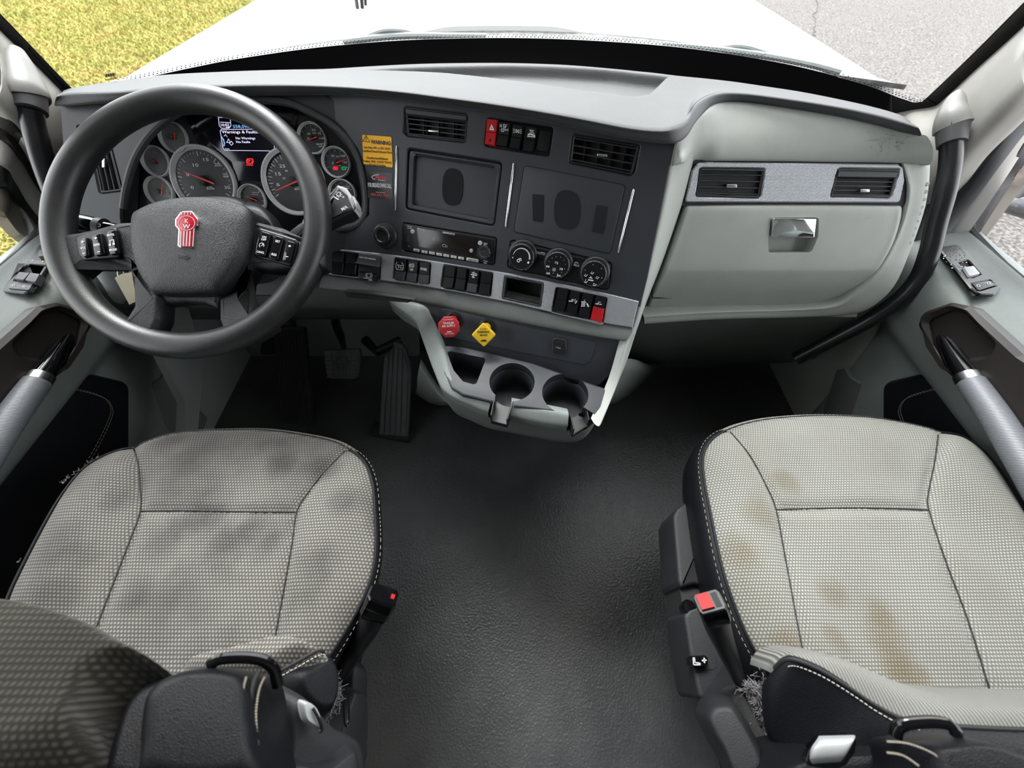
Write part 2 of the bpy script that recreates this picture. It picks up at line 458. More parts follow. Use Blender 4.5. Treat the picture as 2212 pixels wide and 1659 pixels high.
# ================= frames of the dashboard faces
A_FC = W(970, 525, d=.75)
FC = Fr(A_FC, nrm(15.6, 31.8))                 # centre stack, turned to the driver
FD = Fr(FC.P(790, 415), nrm(0, 31.8))          # driver side panel
FD = FD.up(-.012)
FI = FD.up(-.030)                              # dials, recessed
FG = Fr(W(1730, 400, d=.75), nrm(0, 25))       # passenger side
def pl(fr, pts, h=0): return [fr.L(u, v, h) for u, v in pts]
def wf(P): return P.y - (1.42 - .27*(P.x+.03)**2 - .45*(P.z-.80))
def WS(u, v, off=0):
    return hitf(u, v, lambda P: wf(P)+off, .4, 2.5)
# ================= outside
GZ = -1.25
g = G(); g.box((-3.2, -14, GZ-.2), (40, 60, GZ)); g.obj('trim_1', 'asphalt', kind='structure')['label'] = 'pale gravelly asphalt pavement to the right of the truck hood'
# the crack in the pavement
cp = [(1757, -25), (1768, 12), (1758, 30), (1762, 48), (1757, 66), (1759, 78)]
g = G(); q = cr([W(u, v, z=GZ+.002) for u, v in cp], 6)
q = [p+V((random.uniform(-.03, .03), random.uniform(-.03, .03), 0)) for p in q]
g.tube(q, [.004+.010*random.random() for _ in q], 5); g.obj('crack', 'black_matte', bpy.data.objects['trim_1'])
g = G(); g.box((-60, -14, GZ-.2), (-3.2, 60, GZ+.01)); g.obj('trim_2', 'soil', kind='structure')['label'] = 'bare soil under the roadside grass'
gv = []; gf = []
Rn = random.Random(3)
def blade(x, y, sc):
    a = Rn.uniform(0, 2*pi); h = Rn.uniform(.05, .11)*sc; wd = Rn.uniform(.005, .011)*sc; dx, dy = cos(a)*wd, sin(a)*wd
    b = Rn.uniform(0, 2*pi); l = Rn.uniform(.4, 1.1)*h; o = len(gv)
    z = GZ
    gv.extend([(x-dx, y-dy, z), (x+dx, y+dy, z), (x+cos(b)*l*.45+dx*.7, y+sin(b)*l*.45+dy*.7, z+h*.65), (x+cos(b)*l*.45-dx*.7, y+sin(b)*l*.45-dy*.7, z+h*.65), (x+cos(b)*l, y+sin(b)*l, z+h*.8)])
    gf.extend([(o, o+1, o+2, o+3), (o+3, o+2, o+4)])
for i in range(125000):
    y = Rn.uniform(2.5, 17); x = -Rn.uniform(3.0, 3.0+ (y*1.02-.2) if y > 3 else 3.5)
    blade(x, y, 1+y*.05)
for i in range(22000):
    blade(-Rn.uniform(3.2, 8), Rn.uniform(.5, 4.5), 1.0)
g = G(); g.v = gv; g.f = gf
g.obj('lawn_grass', 'grass_blades', kind='stuff', sm=0, label='yellow green sunlit grass beyond the left of the hood', category='grass')

# ---- truck hood
def hoodp(x, y):
    xc = x+.03; hw = 1.02 + .035*(y-1.15)
    t = min(1.0, abs(xc)/hw)
    z = .775 + (.055 - .012*(y-1.2))*(1-t**2.6) - .03*(y-1.2)*.5
    bul = 1/(1+math.exp((abs(xc)-(.20+.10*(y-1.5)))/.018))
    return V((x, y, z + .012*bul*(y > 1.4) - .10*max(0, t-.985)/.015*0))
rows = []
for i in range(26):
    y0 = 1.20 + i*.055
    r = []
    for j in range(61):
        s = -1+2*j/60; hw = 1.02+.035*(y0-1.15); x = -.03+s*hw
        yb = 1.575-.30*(x+.03)**2 - .04
        y = yb + (i/25)*(3.0-yb)
        r.append(hoodp(x, y))
    # rolled sides
    l = r[0]; q = r[-1]
    r = [l+V((-.03, 0, -.55)), l+V((-.035, 0, -.12)), l+V((-.018, 0, -.025))] + r + [q+V((.018, 0, -.025)), q+V((.035, 0, -.12)), q+V((.03, 0, -.55))]
    rows.append(r)
T = thing('truck_hood', 'broad glossy white truck hood beyond the windshield', 'truck hood', (0, 1.6, .7))
G().grid(rows, (0, 0, -.012)).obj('hood_panel', 'hood_white', T, sm=50)
# crease lines of the hood's raised centre
for s in (-1, 1):
    pts = []
    for k in range(18):
        y = 1.62+k*.08; x = -.03+s*(.20+.10*(y-1.5)+.02); p = hoodp(x, y); pts.append(p+V((0, 0, .0005)))
    G().tube(pts, .004, 6, flat=.4).obj('crease', 'hood_white', T)
# side character line
for s in (-1, 1):
    pts = [hoodp(-.03+s*(.955+.035*(y-1.15)), y)+V((0, 0, .001)) for y in [1.3+.1*k for k in range(17)]]
    G().tube(pts, .0035, 6).obj('edge_seam', 'hood_white', T)
# cowl strip between glass and hood
def WSw(x, z): return V((x, 1.42-.27*(x+.03)**2-.45*(z-.80), z))
rows = []
for k in range(41):
    x = -1.0+k*.05-.03; b = V((x, 1.575-.30*(x+.03)**2-.035, .80 + .035*(1-abs(x+.03)**2)))
    f = WSw(x, .80)+V((0, .012, 0))
    rows.append([f+V((0, 0, .0)), f*.5+b*.5+V((0, 0, -.008)), b+V((0, 0, -.012)), b+V((0, .015, -.03))])
C1 = G().grid(rows, (0, 0, -.01)).obj('cowl_panel', 'cowl_grey', label='weathered grey cowl strip between hood and windshield', category='cowl')
# wipers
def wiper(nm, lab, blade_px, arm_px, off):
    def out(u, v, d): return WS(u, v, -(.03+d))
    bp = cr([out(u, v, 0) for u, v in blade_px], 5)
    T = thing(nm, lab, 'wiper', bp[len(bp)//2], 'windshield wipers')
    G().tube(bp, .0075, 8, flat=1.0).obj('blade_frame', 'wiper_grey', T)
    G().tube([p+V((0, -.012, -.012)) for p in bp], .004, 6).obj('rubber_blade', 'black_matte', T)
    ap = cr([out(u, v, .012) for u, v in arm_px], 5)
    G().tube(ap, .006, 8).obj('arm', 'wiper_grey', T)
    m_ = ap[-1]
    g = G(); 
    for k in (-1, 0, 1): g.tube([m_+V((k*.017, -.012, 0)), m_+V((k*.017, -.004, 0))], .005, 10)
    g.obj('rivet', 'chrome_dull', T)
    return T
wiper('windshield_wiper', 'grey wiper lying along the windshield base behind the steering wheel side', [(742, 90), (820, 81), (890, 77), (980, 78), (1050, 79)], [(770, 92), (800, 76), (832, 66), (870, 67), (895, 74)], 0)
wiper('windshield_wiper', 'grey wiper lying along the windshield base on the glovebox side', [(1430, 97), (1540, 106), (1650, 120), (1750, 139), (1815, 156)], [(1560, 103), (1590, 100), (1620, 104), (1660, 117)], 0)
# hanging ribbon-like mirror bracket seen at the very top
T = thing('hood_ornament', 'small dark vertical clip standing on the white hood', 'ornament', hoodp(-.42, 1.9))
r0 = W(780, 22, z=.80)
g = G(); g.tube([r0+V((-.012, 0, 0)), r0+V((-.008, .02, .08))], .010, 6, flat=.4); g.tube([r0+V((.006, 0, .005)), r0+V((.016, .02, .08))], .010, 6, flat=.4); g.tube([r0+V((.02, .0, .012)), r0+V((.03, .02, .08))], .008, 6, flat=.4)
g.obj('clip', 'bezel_brown', T)
# ================= windshield
FR_B = [(60, 215), (150, 205), (250, 181), (350, 160), (430, 143), (520, 126), (700, 101), (900, 86), (1106, 82), (1300, 89), (1500, 106), (1700, 139), (1850, 178), (1930, 206), (1965, 219)]
rows = [[WSw(-1.12+2.18*j/40, .66+1.0*i/20) for j in range(41)] for i in range(21)]
G().grid(rows, (0, .006, 0)).obj('window_1', 'glass', kind='structure')
WN = bpy.data.objects['window_1']
WN['label'] = 'curved windshield glass above the dashboard'
def ribbon(pa, pb, th, name, mat, parent, n=6, **kw):
    a = cr(pa, n); b = cr(pb, n)
    rows = [[p, p*.66+q*.34, p*.34+q*.66, q] for p, q in zip(a, b)]
    return G().grid(rows, th).obj(name, mat, parent, sm=60, **kw)
fb = [WS(u, v, .004) for u, v in FR_B]
fl = [WSw(p.x, .685)+V((0, -.004, 0)) for p in fb]
ribbon(fb, fl, (0, .003, 0), 'frit_band', 'frit_black', WN)
def sider(lst, w_, nm):
    pa = [WS(u, v, .004) for u, v in lst]; pb = [WS(u+w_, v+abs(w_)*.9, .004) for u, v in lst]
    ribbon(pa, pb, (0, .003, 0), nm, 'frit_black', WN)
sider([(1958, 216), (1975, 221), (1992, 219), (2008, 208), (2100, 120), (2212, 8), (2330, -110)], 26, 'frit_band')
ribbon([WS(u, v, .006) for u, v in [(1925, 205), (1958, 216), (1975, 221), (1992, 219), (2003, 214)]], [WS(u, v, .006) for u, v in [(1925, 275), (1965, 275), (2000, 268), (2030, 255), (2045, 240)]], (0, .003, 0), 'frit_corner', 'frit_black', WN)
sider([(168, 205), (150, 188), (75, 110), (-5, 27), (-120, -90)], -26, 'frit_band')
# dotted edge of the black band
def dots(lst, step, nm='dot_row'):
    g = G(); pts = cr([WS(u, v, .0045) for u, v in lst], 24); acc = 0
    for i in range(1, len(pts)):
        acc += (pts[i]-pts[i-1]).length
        if acc > step:
            acc = 0; p = pts[i]; t = (pts[i]-pts[i-1]).normalized(); n = V((0, -.9, -.4)).normalized(); b = t.cross(n).normalized()
            if b.z < 0: b = -b
            for k in (0, 1):
                c = p + b*(.0035+.0045*k) + t*(step*.5*k); r = .0017-.0004*k
                g.loft([[c+(t*cos(a)+b*sin(a))*r for a in [2*pi*j/5 for j in range(5)]], [c+V((0, -.0005, 0))+(t*cos(a)+b*sin(a))*r for a in [2*pi*j/5 for j in range(5)]]])
    g.obj(nm, 'frit_black', WN, sm=0, kind='stuff')
dots(FR_B[2:], .0075); dots([(1958, 216), (1975, 221), (1992, 219), (2008, 208), (2100, 120), (2212, 8)], .0075); dots([(168, 205), (150, 188), (75, 110), (-5, 27)], .0075)
# registration sticker text at the glass corner
fz = Fr(WS(238, 165, .006), V((0, -1, .35)))
g = G(); 
for k in range(14): g.stroke(fz, [fz.L(228+k*1.6, 161-k*.25), fz.L(228+k*1.6+.3, 167-k*.3)], .0006*(1+(k*7 % 3)), .001)
g.stroke(fz, [fz.L(228, 173), fz.L(252, 169)], .0012, .001); g.stroke(fz, [fz.L(238, 178), fz.L(252, 175.5)], .0008, .001)
g.obj('etched_mark', 'print_black', WN, sm=0)

# ================= cab shell
g = G(); g.box((-1.02, -1.5, -.03), (.99, 1.0, 0)); FL = g.obj('floor', 'floor_vinyl', kind='structure'); FL['label'] = 'black embossed vinyl cab floor'
g = G(); g.box((-1.1, .99, -.03), (1.07, 1.04, .72)); g.obj('wall_front', 'black_matte', kind='structure')
g = G(); g.box((-1.15, -1.55, 0), (1.12, -1.5, 1.72)); g.obj('wall_rear', 'rear_wall', kind='structure')
g = G(); g.box((-1.12, -1.5, 1.66), (1.09, .74, 1.72)); g.obj('ceiling', 'headliner', kind='structure')
for s, nm in ((-1, 'wall_left'), (1, 'wall_right')):
    X = lambda x: (-.03-x if s < 0 else x)
    g = G(); a = sorted((X(1.03), X(1.08)))
    g.box((a[0], -1.5, 0), (a[1], -.25, 1.70)); g.box((a[0], -.25, 1.50), (a[1], .70, 1.70))
    b = sorted((X(.965), X(1.08))); g.box((b[0], -.30, 0), (b[1], 1.04, .10)); g.box((b[0], .62, .10), (b[1], 1.04, .56)); g.obj(nm, 'cab_grey', kind='structure')

# ---- windshield posts
def post(nm, edge, mid, seal, s):
    a, b, c = cr(edge, 5), cr(mid, 5), cr(seal, 5)
    rows = []
    for p, q, r in zip(a, b, c):
        rows.append(cr([p+V((-s*.0, -.006, 0)), q, r, r+V((s*.06, .0, 0))], 5))
    return G().grid(rows, (s*.03, .02, 0)).obj(nm, 'pillar_cream', kind='structure', sm=60)
def D(u, v, d): return W(u, v, d=d)
eR = [WSw(.97, 1.62), WS(2300, -45, .008), WS(2222, 40, .008), WS(2100, 152, .008), WS(2040, 208, .008), WS(2012, 229, .008), WS(1960, 238, .008), WS(1910, 252, .008), W(1900, 300, d=.99), W(1895, 420, d=1.02)]
sR = [V((.86, .45, 1.60)), D(2330, 75, .68), D(2212, 182, .70), D(2120, 278, .76), D(2066, 336, .80), D(2040, 376, .83), D(2018, 412, .86), D(1990, 465, .90), D(1967, 522, .93), D(1945, 580, .96)]
mR = [p*.5+q*.5+V((-.02, .0, .015)) for p, q in zip(eR, sR)]
post('trim_3', eR, mR, sR, 1)['label'] = 'cream windshield post trim on the passenger side'
eL = [WSw(-1.03, 1.62), WS(-140, -85, .008), WS(-12, 47, .008), WS(62, 120, .008), WS(136, 195, .008), WS(150, 212, .008), WS(160, 240, .008), W(170, 290, d=.98), W(165, 350, d=.98), W(160, 420, d=1.0)]
sL = [V((-.90, .45, 1.60)), D(-110, 95, .68), D(0, 203, .72), D(53, 266, .77), D(85, 308, .80), D(111, 341, .83), D(130, 372, .86), D(150, 410, .89), D(165, 450, .92), D(175, 500, .95)]
mL = [p*.5+q*.5+V((.02, .0, .015)) for p, q in zip(eL, sL)]
post('trim_4', eL, mL, sL, -1)['label'] = 'cream windshield post trim on the driver side'

# ---- door frames beside the posts: seal, light frame, glass run, outer channel
def band(px_a, px_b, d0, d1, nm, mat, s, par, bul=.006):
    n = len(px_a)
    a = cr([D(u, v, d0+(d1-d0)*i/(n-1)) for i, (u, v) in enumerate(px_a)], 6); b = cr([D(u, v, d0+(d1-d0)*i/(n-1)) for i, (u, v) in enumerate(px_b)], 6)
    rows = []
    for p, q in zip(a, b):
        m1 = p*.7+q*.3+V((-s*bul, 0, bul*.6)); m2 = p*.3+q*.7+V((-s*bul, 0, bul*.6))
        rows.append(cr([p, m1, m2, q], 3))
    return G().grid(rows, (s*.03, 0, -.005)).obj(nm, mat, par, sm=60)
DR = thing('door_2', 'grey passenger door with armrest switches and silver pull grip', None, (1.0, .3, 0), kind='structure')
DL = thing('door_1', 'grey driver door with window switches and silver pull grip', None, (-1.03, .3, 0), kind='structure')
band([(2330, 70), (2212, 178), (2120, 272), (2066, 334), (2018, 408), (1967, 522), (1925, 590)], [(2330, 105), (2212, 208), (2128, 295), (2078, 362), (2032, 432), (1985, 535), (1945, 605)], .705, .955, 'door_seal', 'black_matte', 1, DR)
band([(2330, 90), (2212, 200), (2125, 290), (2074, 356), (2026, 428), (1980, 535), (1940, 604)], [(2330, 155), (2212, 255), (2140, 345), (2090, 415), (2040, 480), (1995, 555), (1955, 620)], .73, .97, 'inner_seal', 'panel_mid', 1, DR, .004)
band([(2330, 130), (2212, 235), (2140, 325), (2080, 402), (2045, 455), (1998, 530)], [(2330, 170), (2212, 285), (2150, 375), (2105, 445), (2062, 508), (2030, 560)], .75, .95, 'window_frame', 'pillar_cream', 1, DR, .012)
band([(2330, 165), (2212, 275), (2150, 365), (2100, 442), (2056, 508)], [(2330, 205), (2212, 318), (2165, 385), (2120, 455), (2085, 512)], .76, .93, 'glass_run', 'black_plastic', 1, DR)
band([(2330, 200), (2212, 312), (2165, 380), (2118, 452), (2080, 512)], [(2330, 245), (2212, 357), (2178, 408), (2140, 462), (2104, 512)], .79, .94, 'outer_channel', 'brown_frame', 1, DR, .004)
band([(-110, 90), (0, 200), (53, 262), (85, 304), (111, 338), (140, 392), (160, 450)], [(-110, 130), (0, 240), (50, 296), (75, 330), (100, 372), (125, 425), (140, 470)], .705, .94, 'door_seal', 'black_matte', -1, DL)
band([(-110, 120), (0, 230), (50, 288), (75, 322), (98, 368), (122, 420), (138, 466)], [(-110, 170), (0, 283), (40, 330), (60, 365), (84, 410), (105, 450), (120, 485)], .73, .95, 'inner_seal', 'bezel_brown', -1, DL, .004)
band([(-110, 160), (0, 272), (40, 320), (62, 355), (90, 405), (115, 460)], [(-110, 225), (0, 342), (30, 376), (55, 412), (82, 455), (100, 500)], .75, .93, 'window_frame', 'pillar_cream', -1, DL, .012)
band([(-110, 215), (0, 334), (30, 370), (60, 414), (96, 478)], [(-110, 262), (0, 382), (26, 416), (50, 452), (80, 512)], .76, .92, 'glass_run', 'black_plastic', -1, DL)
band([(-110, 255), (0, 376), (26, 410), (50, 448), (80, 508)], [(-110, 325), (0, 450), (18, 474), (38, 500), (62, 520)], .79, .93, 'outer_channel', 'brown_frame', -1, DL, .004)
# ================= doors (built on the passenger side, mirrored for the driver side)
def door(s, par):
    X = lambda x: (x if s > 0 else -.03-x)
    def mir(p): return V((X(p[0]), p[1], p[2]))
    # section profile from window sill down: x, z, front y at that height
    prof = [(1.075, .60, .86), (1.06, .622, .86), (1.02, .621, .865), (.97, .617, .865), (.925, .607, .86), (.905, .585, .85), (.905, .54, .83), (.915, .49, .80), (.925, .45, .775), (.95, .42, .755), (.955, .38, .735), (.955, .20, .70), (.955, .05, .68)]
    ys = [1.0, .985, .94, .85, .75, .6, .45, .3, .15, 0, -.2]
    rows = []
    for x, z, yf in prof:
        r = []
        for k in ys:
            y = -.25+(yf+.25)*((k+.25)/1.25) if k > -.2 else -.25
            edge = .0 if k < .95 else (.012 if k < .99 else .03)
            r.append(mir((x+edge, y, z-edge*.2)))
        rows.append(r)
    rr = cr_rows(rows, 4)
    G().grid(rr, (s*.04, 0, -.01)).obj('door_panel', 'door_grey', par, sm=60)
    # window sill seam and glass
    G().box(*[tuple(map(f, *p)) if False else t for p, f, t in ((0, 0, mir((1.052, -.25, .6205)) if s > 0 else mir((1.058, -.25, .6205))), (0, 0, mir((1.058, .84, .6235)) if s > 0 else mir((1.052, .84, .6235))))]).obj('sill_seam', 'black_matte', par)
    gl = [[mir((1.068+(z-.6)*(-.12), y, z)) for y in (-.25, .1, .5, .9-(z-.6)*.55)] for z in (.58, .8, 1.0, 1.2, 1.45)]
    G().grid(gl, (s*.004, 0, 0)).obj('window_pane', 'glass', par)
    # outer door frame at the lower front corner of the glass
    tri = cr([mir((1.066, .875, .61)), mir((1.064, .84, .625)), mir((1.062, .80, .615)), mir((1.062, .5, .602)), mir((1.062, -.2, .6))], 4)
    G().tube(tri, .012, 8).obj('glass_seal', 'tube_grey', par)
    # black pull bezel with recess
    def R(u, v, x): return mir(W(u, v, x=x))
    fx = Fr((.880, .4, .5), (-1, 0, .22))
    # px outlines on the passenger side
    outer = [(1978, 702), (1985, 675), (2050, 652), (2090, 660), (2205, 765), (2260, 800), (2420, 1000), (2420, 1100), (2300, 1050), (2120, 870), (2030, 795)]
    hole = [(1999, 690), (2050, 668), (2080, 678), (2140, 745), (2128, 768), (2085, 772), (2070, 800), (2040, 790), (2010, 745)]
    ol = rp(pl(fx, outer, .018), .018); hl = rp(pl(fx, hole, .018), .012)
    def fix(g):
        if s < 0: g.v = [(-.03-p[0], p[1], p[2]) for p in g.v]; g.f = [f[::-1] for f in g.f]
        return g
    fix(G().plate(fx, ol, [hl], -.02, .018, .008)).obj('pull_bezel', 'bezel_brown', par)
    fix(G().ext(fx, inset(hl, -.004), -.02, .003)).obj('pull_recess', 'bezel_brown', par)
    # lower front scoop of the recess
    # grip: glossy tip, chrome band, ribbed silver bar
    def tubep(px, dd, rad_, nm, mat, fl=1.0, n=14):
        pts = cr([W(u, v, x=x) for (u, v), x in zip(px, dd)], 5)
        k = len(pts); rs = [rad_[0]+(rad_[1]-rad_[0])*(i/(k-1))**.7 for i in range(k)]
        fix(G().tube(pts, rs, n, flat=fl, upv=(0, 0, 1))).obj(nm, mat, par, sm=60)
    tubep([(2022, 706), (2040, 735), (2070, 785), (2096, 822)], [.905, .895, .875, .865], (.007, .019), 'grip_tip', 'gloss_black', 1.0)
    tubep([(2088, 812), (2098, 827)], [.866, .863], (.0198, .0202), 'grip_band', 'chrome_dull')
    tubep([(2097, 825), (2150, 900), (2212, 1000), (2300, 1150)], [.863, .858, .855, .855], (.0202, .023), 'grip_bar', 'silver_ribbed', 1.0, 18)
    # lower leather pocket with stitching
    fp_ = Fr((.945, .4, .3), (-1, 0, 0.05))
    pk = [(1905, 825), (2010, 800), (2110, 862), (2500, 1180), (2500, 1900), (1905, 1600)]
    fix(G().pillow(fp_, rp(pl(fp_, pk, .012), .02), 0, .014, .04)).obj('door_pocket', 'leather', par)
    st = cr([fp_.P(u, v, .016) for u, v in [(2070, 832), (2010, 842), (1962, 858), (1946, 880), (1950, 905), (1975, 960), (2010, 1020)]], 8)
    for o_ in (0, .006):
        g = G()
        for i in range(0, len(st)-1, 1):
            a, b = st[i]+V((0, 0, -o_)), st[i+1]+V((0, 0, -o_)); 
            g.tube([a, a*.35+b*.65], .0006, 5)
        fix(g).obj('stitching', 'stitch', par, sm=0, kind='stuff')
    # small access trim at the lower front of the door
    fa = Fr((.95, .7, .25), (-1, -.15, 0.05))
    tr = [(1806, 800), (1826, 795), (1836, 815), (1858, 828), (1838, 905), (1835, 960), (1770, 960), (1780, 880)]
    fix(G().ext(fa, rp(pl(fa, tr, .012), .004), 0, .012, .003)).obj('corner_trim', 'cab_grey_dark', par)
    return fix
def cr_rows(rows, n):
    "smooth a control grid both ways"
    a = [cr(r, n) for r in rows]
    cols = [cr([a[i][j] for i in range(len(a))], n) for j in range(len(a[0]))]
    return [[cols[j][i] for j in range(len(cols))] for i in range(len(cols[0]))]
fixR = door(1, DR); fixL = door(-1, DL)
# ---- switch panel, passenger door
FS_ = Fr((.95, .6, .620), (0, 0, 1))
class FrZ(Fr):
    def __init__(s, z): s.o = V((0, 0, z)); s.n = V((0, 0, 1)); s.x = V((1, 0, 0)); s.y = V((0, 1, 0))
fz = FrZ(.6205)
T = DR
hole = [(2071, 566), (2092, 561), (2119, 592), (2098, 601)]
hole2 = [(2098, 612), (2140, 604), (2152, 617), (2113, 629)]
G().plate(fz, rp(pl(fz, [(2027, 533), (2065, 527), (2090, 540), (2163, 622), (2150, 636), (2115, 635), (2098, 622)], .006), .008), [rp(pl(fz, hole, .006), .003), rp(pl(fz, hole2, .006), .003)], 0, .006, .002).obj('switch_panel', 'switch_black', T)
G().ext(fz, pl(fz, [(2060, 555), (2100, 555), (2160, 625), (2100, 640)], 0), -.004, .001).obj('switch_well', 'black_matte', T)
G().pillow(fz, rp(pl(fz, [(2080, 577), (2103, 574), (2118, 592), (2094, 598)], .009), .002), 0, .010, .12).obj('window_switch', 'silver_paint', T)
o = G().ext(fz, rp(pl(fz, [(2101, 612), (2139, 606), (2149, 616), (2114, 627)], .008), .002), 0, .008, .001).obj('lock_switch', 'switch_black', T)
g = G(); 
for u, v in ((2113, 617), (2135, 612)): g.stroke(fz, [fz.L(u-3, v-2, .0085), fz.L(u+3, v-2, .0085), fz.L(u+4, v+2, .0085), fz.L(u-2, v+2, .0085)], .0008, .0083, closed=True)
g.obj('lock_symbol', 'print_white', o)
# rain droplets on the switch panel and the dash end
g = G()
rr_ = random.Random(5)
for k in range(120):
    u = rr_.gauss(2062, 20); v = rr_.gauss(548, 18)
    if not (2035 < u < 2110 and 531 < v < 590) or (v-531) < (u-2070)*.9 or (v-531) > (u-2015)*1.25: continue
    a, b = fz.L(u, v, .006); r = rr_.uniform(.0006, .0016)
    g.lathe(fz, a, b, [(r, .0058), (r*.8, .0058+r*.5), (r*.3, .0058+r*.75)], 7)
g.obj('rain_drops', 'water', T, kind='stuff', label='clear rain droplets on the black switch panel')
# ---- switch panel, driver door
T = DL
fz = FrZ(.6205)
G().plate(fz, rp(pl(fz, [(3, 628), (55, 634), (80, 605), (108, 560), (118, 530), (84, 527), (62, 560), (10, 615)], .006), .006), [rp(pl(fz, [(44, 580), (58, 572), (98, 577), (88, 592), (80, 612), (30, 606)], .006), .003)], 0, .006, .002).obj('switch_panel', 'panel_mid', T)
G().ext(fz, pl(fz, [(20, 615), (40, 570), (105, 572), (80, 625)]), -.004, .0015).obj('switch_well', 'black_matte', T)
for i, (q) in enumerate(([(30, 603), (52, 606), (66, 590), (42, 587)], [(54, 606), (77, 611), (88, 592), (66, 589)])):
    G().pillow(fz, rp(pl(fz, q, .011), .002), 0, .012, .10).obj('window_switch', 'tube_grey', T)
o = G().ext(fz, rp(pl(fz, [(20, 612), (68, 617), (62, 626), (17, 622)], .009), .002), 0, .009, .001).obj('lock_switch', 'tube_grey', T)
g = G()
for u, v in ((29, 616), (52, 619)): g.stroke(fz, [fz.L(u-2, v-2, .0095), fz.L(u+3, v-2, .0095), fz.L(u+2, v+1, .0095), fz.L(u-3, v+1, .0095)], .0008, .0093, closed=True)
g.obj('lock_symbol', 'print_white', o)
o = G().ext(fz, rp(pl(fz, [(66, 559), (104, 563), (100, 572), (62, 569)], .009), .002), 0, .009, .001).obj('mirror_switch', 'tube_grey', T)
g = G(); g.text(fz, 'L', fz.L(70, 564, .009), fz.L(73, 564, .009), .004, .0095); g.text(fz, 'R', fz.L(90, 567, .009), fz.L(94, 567, .009), .004, .0095); g.obj('lettering', 'print_white', o)
G().pillow(fz, rp(pl(fz, [(82, 540), (106, 536), (108, 552), (80, 555)], .016), .004), 0, .016, .12).obj('mirror_knob', 'tube_grey', T)

# ================= grab handles
def grab(lab, cap, col, tube, D_, rt, nm='grab_handle'):
    pts = cr([D(u, v, d) for (u, v), d in zip(tube, D_)], 6)
    T = thing(nm, lab, 'grab handle', pts[len(pts)//2], 'grab handles on the windshield posts')
    G().tube(pts, rt, 18).obj('tube', 'rubber_tube', T)
    c = [D(u, v, d) for u, v, d in col]
    G().tube(c, [rt*1.42, rt*1.32, rt*1.22][:len(c)] if len(c) == 3 else rt*1.3, 20).obj('collar', 'tube_grey', T)
    k = cr([D(u, v, d) for u, v, d, r in cap], 5); rs = cr([V((r, 0, 0)) for u, v, d, r in cap], 5)
    G().tube(k, [r.x for r in rs], 18).obj('end_cap', 'handle_cap', T, sm=60)
    return T
grab('black curved grab handle at the passenger windshield post', [(2070, 199, .796, .006), (2064, 214, .794, .015), (2057, 240, .79, .0215), (2056, 260, .785, .0265), (2058, 276, .785, .0285)],
     [(2058, 274, .783), (2057, 290, .783), (2056, 312, .783)], [(2056, 300), (2052, 360), (2040, 420), (2022, 485), (2008, 545), (1985, 600), (1945, 645), (1880, 690), (1810, 728), (1720, 775)], [.783, .79, .80, .82, .84, .87, .90, .94, .99, 1.06], .0178)
grab('black curved grab handle at the driver windshield post', [(36, 110, .78, .012), (42, 140, .775, .022), (52, 175, .77, .028), (60, 203, .765, .031), (62, 209, .765, .029)],
     [(61, 203, .765), (64, 218, .765), (68, 240, .765)], [(66, 235), (72, 270), (82, 310), (97, 360), (115, 410), (135, 460), (150, 500)], [.765, .775, .785, .80, .82, .85, .87], .0185)

# side mirror bracket outside the passenger window
T = thing('side_mirror', 'dark mirror housing outside the passenger window', 'mirror', W(2200, 440, d=1.6))
G().tube(cr([W(2165, 436, d=1.55), W(2190, 440, d=1.55), W(2230, 441, d=1.55), W(2300, 441, d=1.55)], 4), [.012]*3+[.02]*3+[.026]*7, 10).obj('mirror_arm', 'mirror_housing', T)
G().pillow(Fr(W(2300, 400, d=1.55), (-.7, -.7, .1)), rp([(-.1, -.15), (.1, -.15), (.1, .2), (-.1, .2)], .03), -.03, .03, .2).obj('mirror_shell', 'mirror_housing', T)
# ================= DASHBOARD
DB = thing('dashboard', 'dark grey padded dashboard with light grey passenger side', 'dashboard', (0, .9, .45))
# ---- soft top pad: (back), (crease), (rim) in pixels of the photograph with their real heights
def fr_at(u): return FC if u > 700 else FD
cols = []
for (b, c, r, rh) in [
    ((140, 196, .80), (124, 205), (118, 227), .012), ((170, 188, .80), (150, 199), (150, 226), .014), ((250, 176, .80), (250, 196), (250, 219), .016), ((350, 163, .81), (350, 188), (350, 213), .018),
    ((480, 156, .82), (480, 182), (480, 207), .018), ((600, 152, .83), (600, 181), (600, 204), .018), ((700, 150, .83), (700, 184), (700, 203), .018), ((800, 144, .83), (790, 190), (800, 206), .018),
    ((900, 139, .83), (880, 198), (880, 215), .018), ((1000, 137, .83), (960, 208), (960, 226), .018), ((1106, 137, .83), (1060, 221), (1060, 240), .018), ((1220, 141, .83), (1160, 236), (1160, 257), .018),
    ((1320, 149, .83), (1260, 253), (1260, 278), .018), ((1380, 155, .83), (1350, 270), (1350, 297), .018), ((1420, 159, .83), (1415, 277), (1415, 306), .018), ((1460, 164, .83), (1455, 272), (1457, 307), .018)]:
    R_ = fr_at(r[0]).P(r[0], r[1], rh); zc = R_.z+.018
    if r[0] < 300: zc = R_.z+.015
    cols.append((W(*b[:2], z=b[2]), W(*c, z=zc), R_))
for (b, c, r, zr) in [((1500, 168, .83), (1485, 257), (1484, 292), .882), ((1540, 172, .83), (1504, 225), (1508, 256), .88), ((1590, 178, .83), (1545, 203), (1545, 224), .876), ((1650, 187, .83), (1600, 200), (1602, 219), .874),
    ((1740, 201, .83), (1700, 212), (1700, 231), .872), ((1830, 219, .82), (1810, 229), (1810, 249), .868), ((1890, 233, .81), (1890, 245), (1890, 267), .862), ((1940, 248, .81), (1950, 262), (1948, 283), .856), ((1962, 262, .81), (1984, 275), (1990, 292), .852)]:
    cols.append((W(*b[:2], z=b[2]), W(*c, z=zr+.014), W(*r, z=zr)))
rows = []
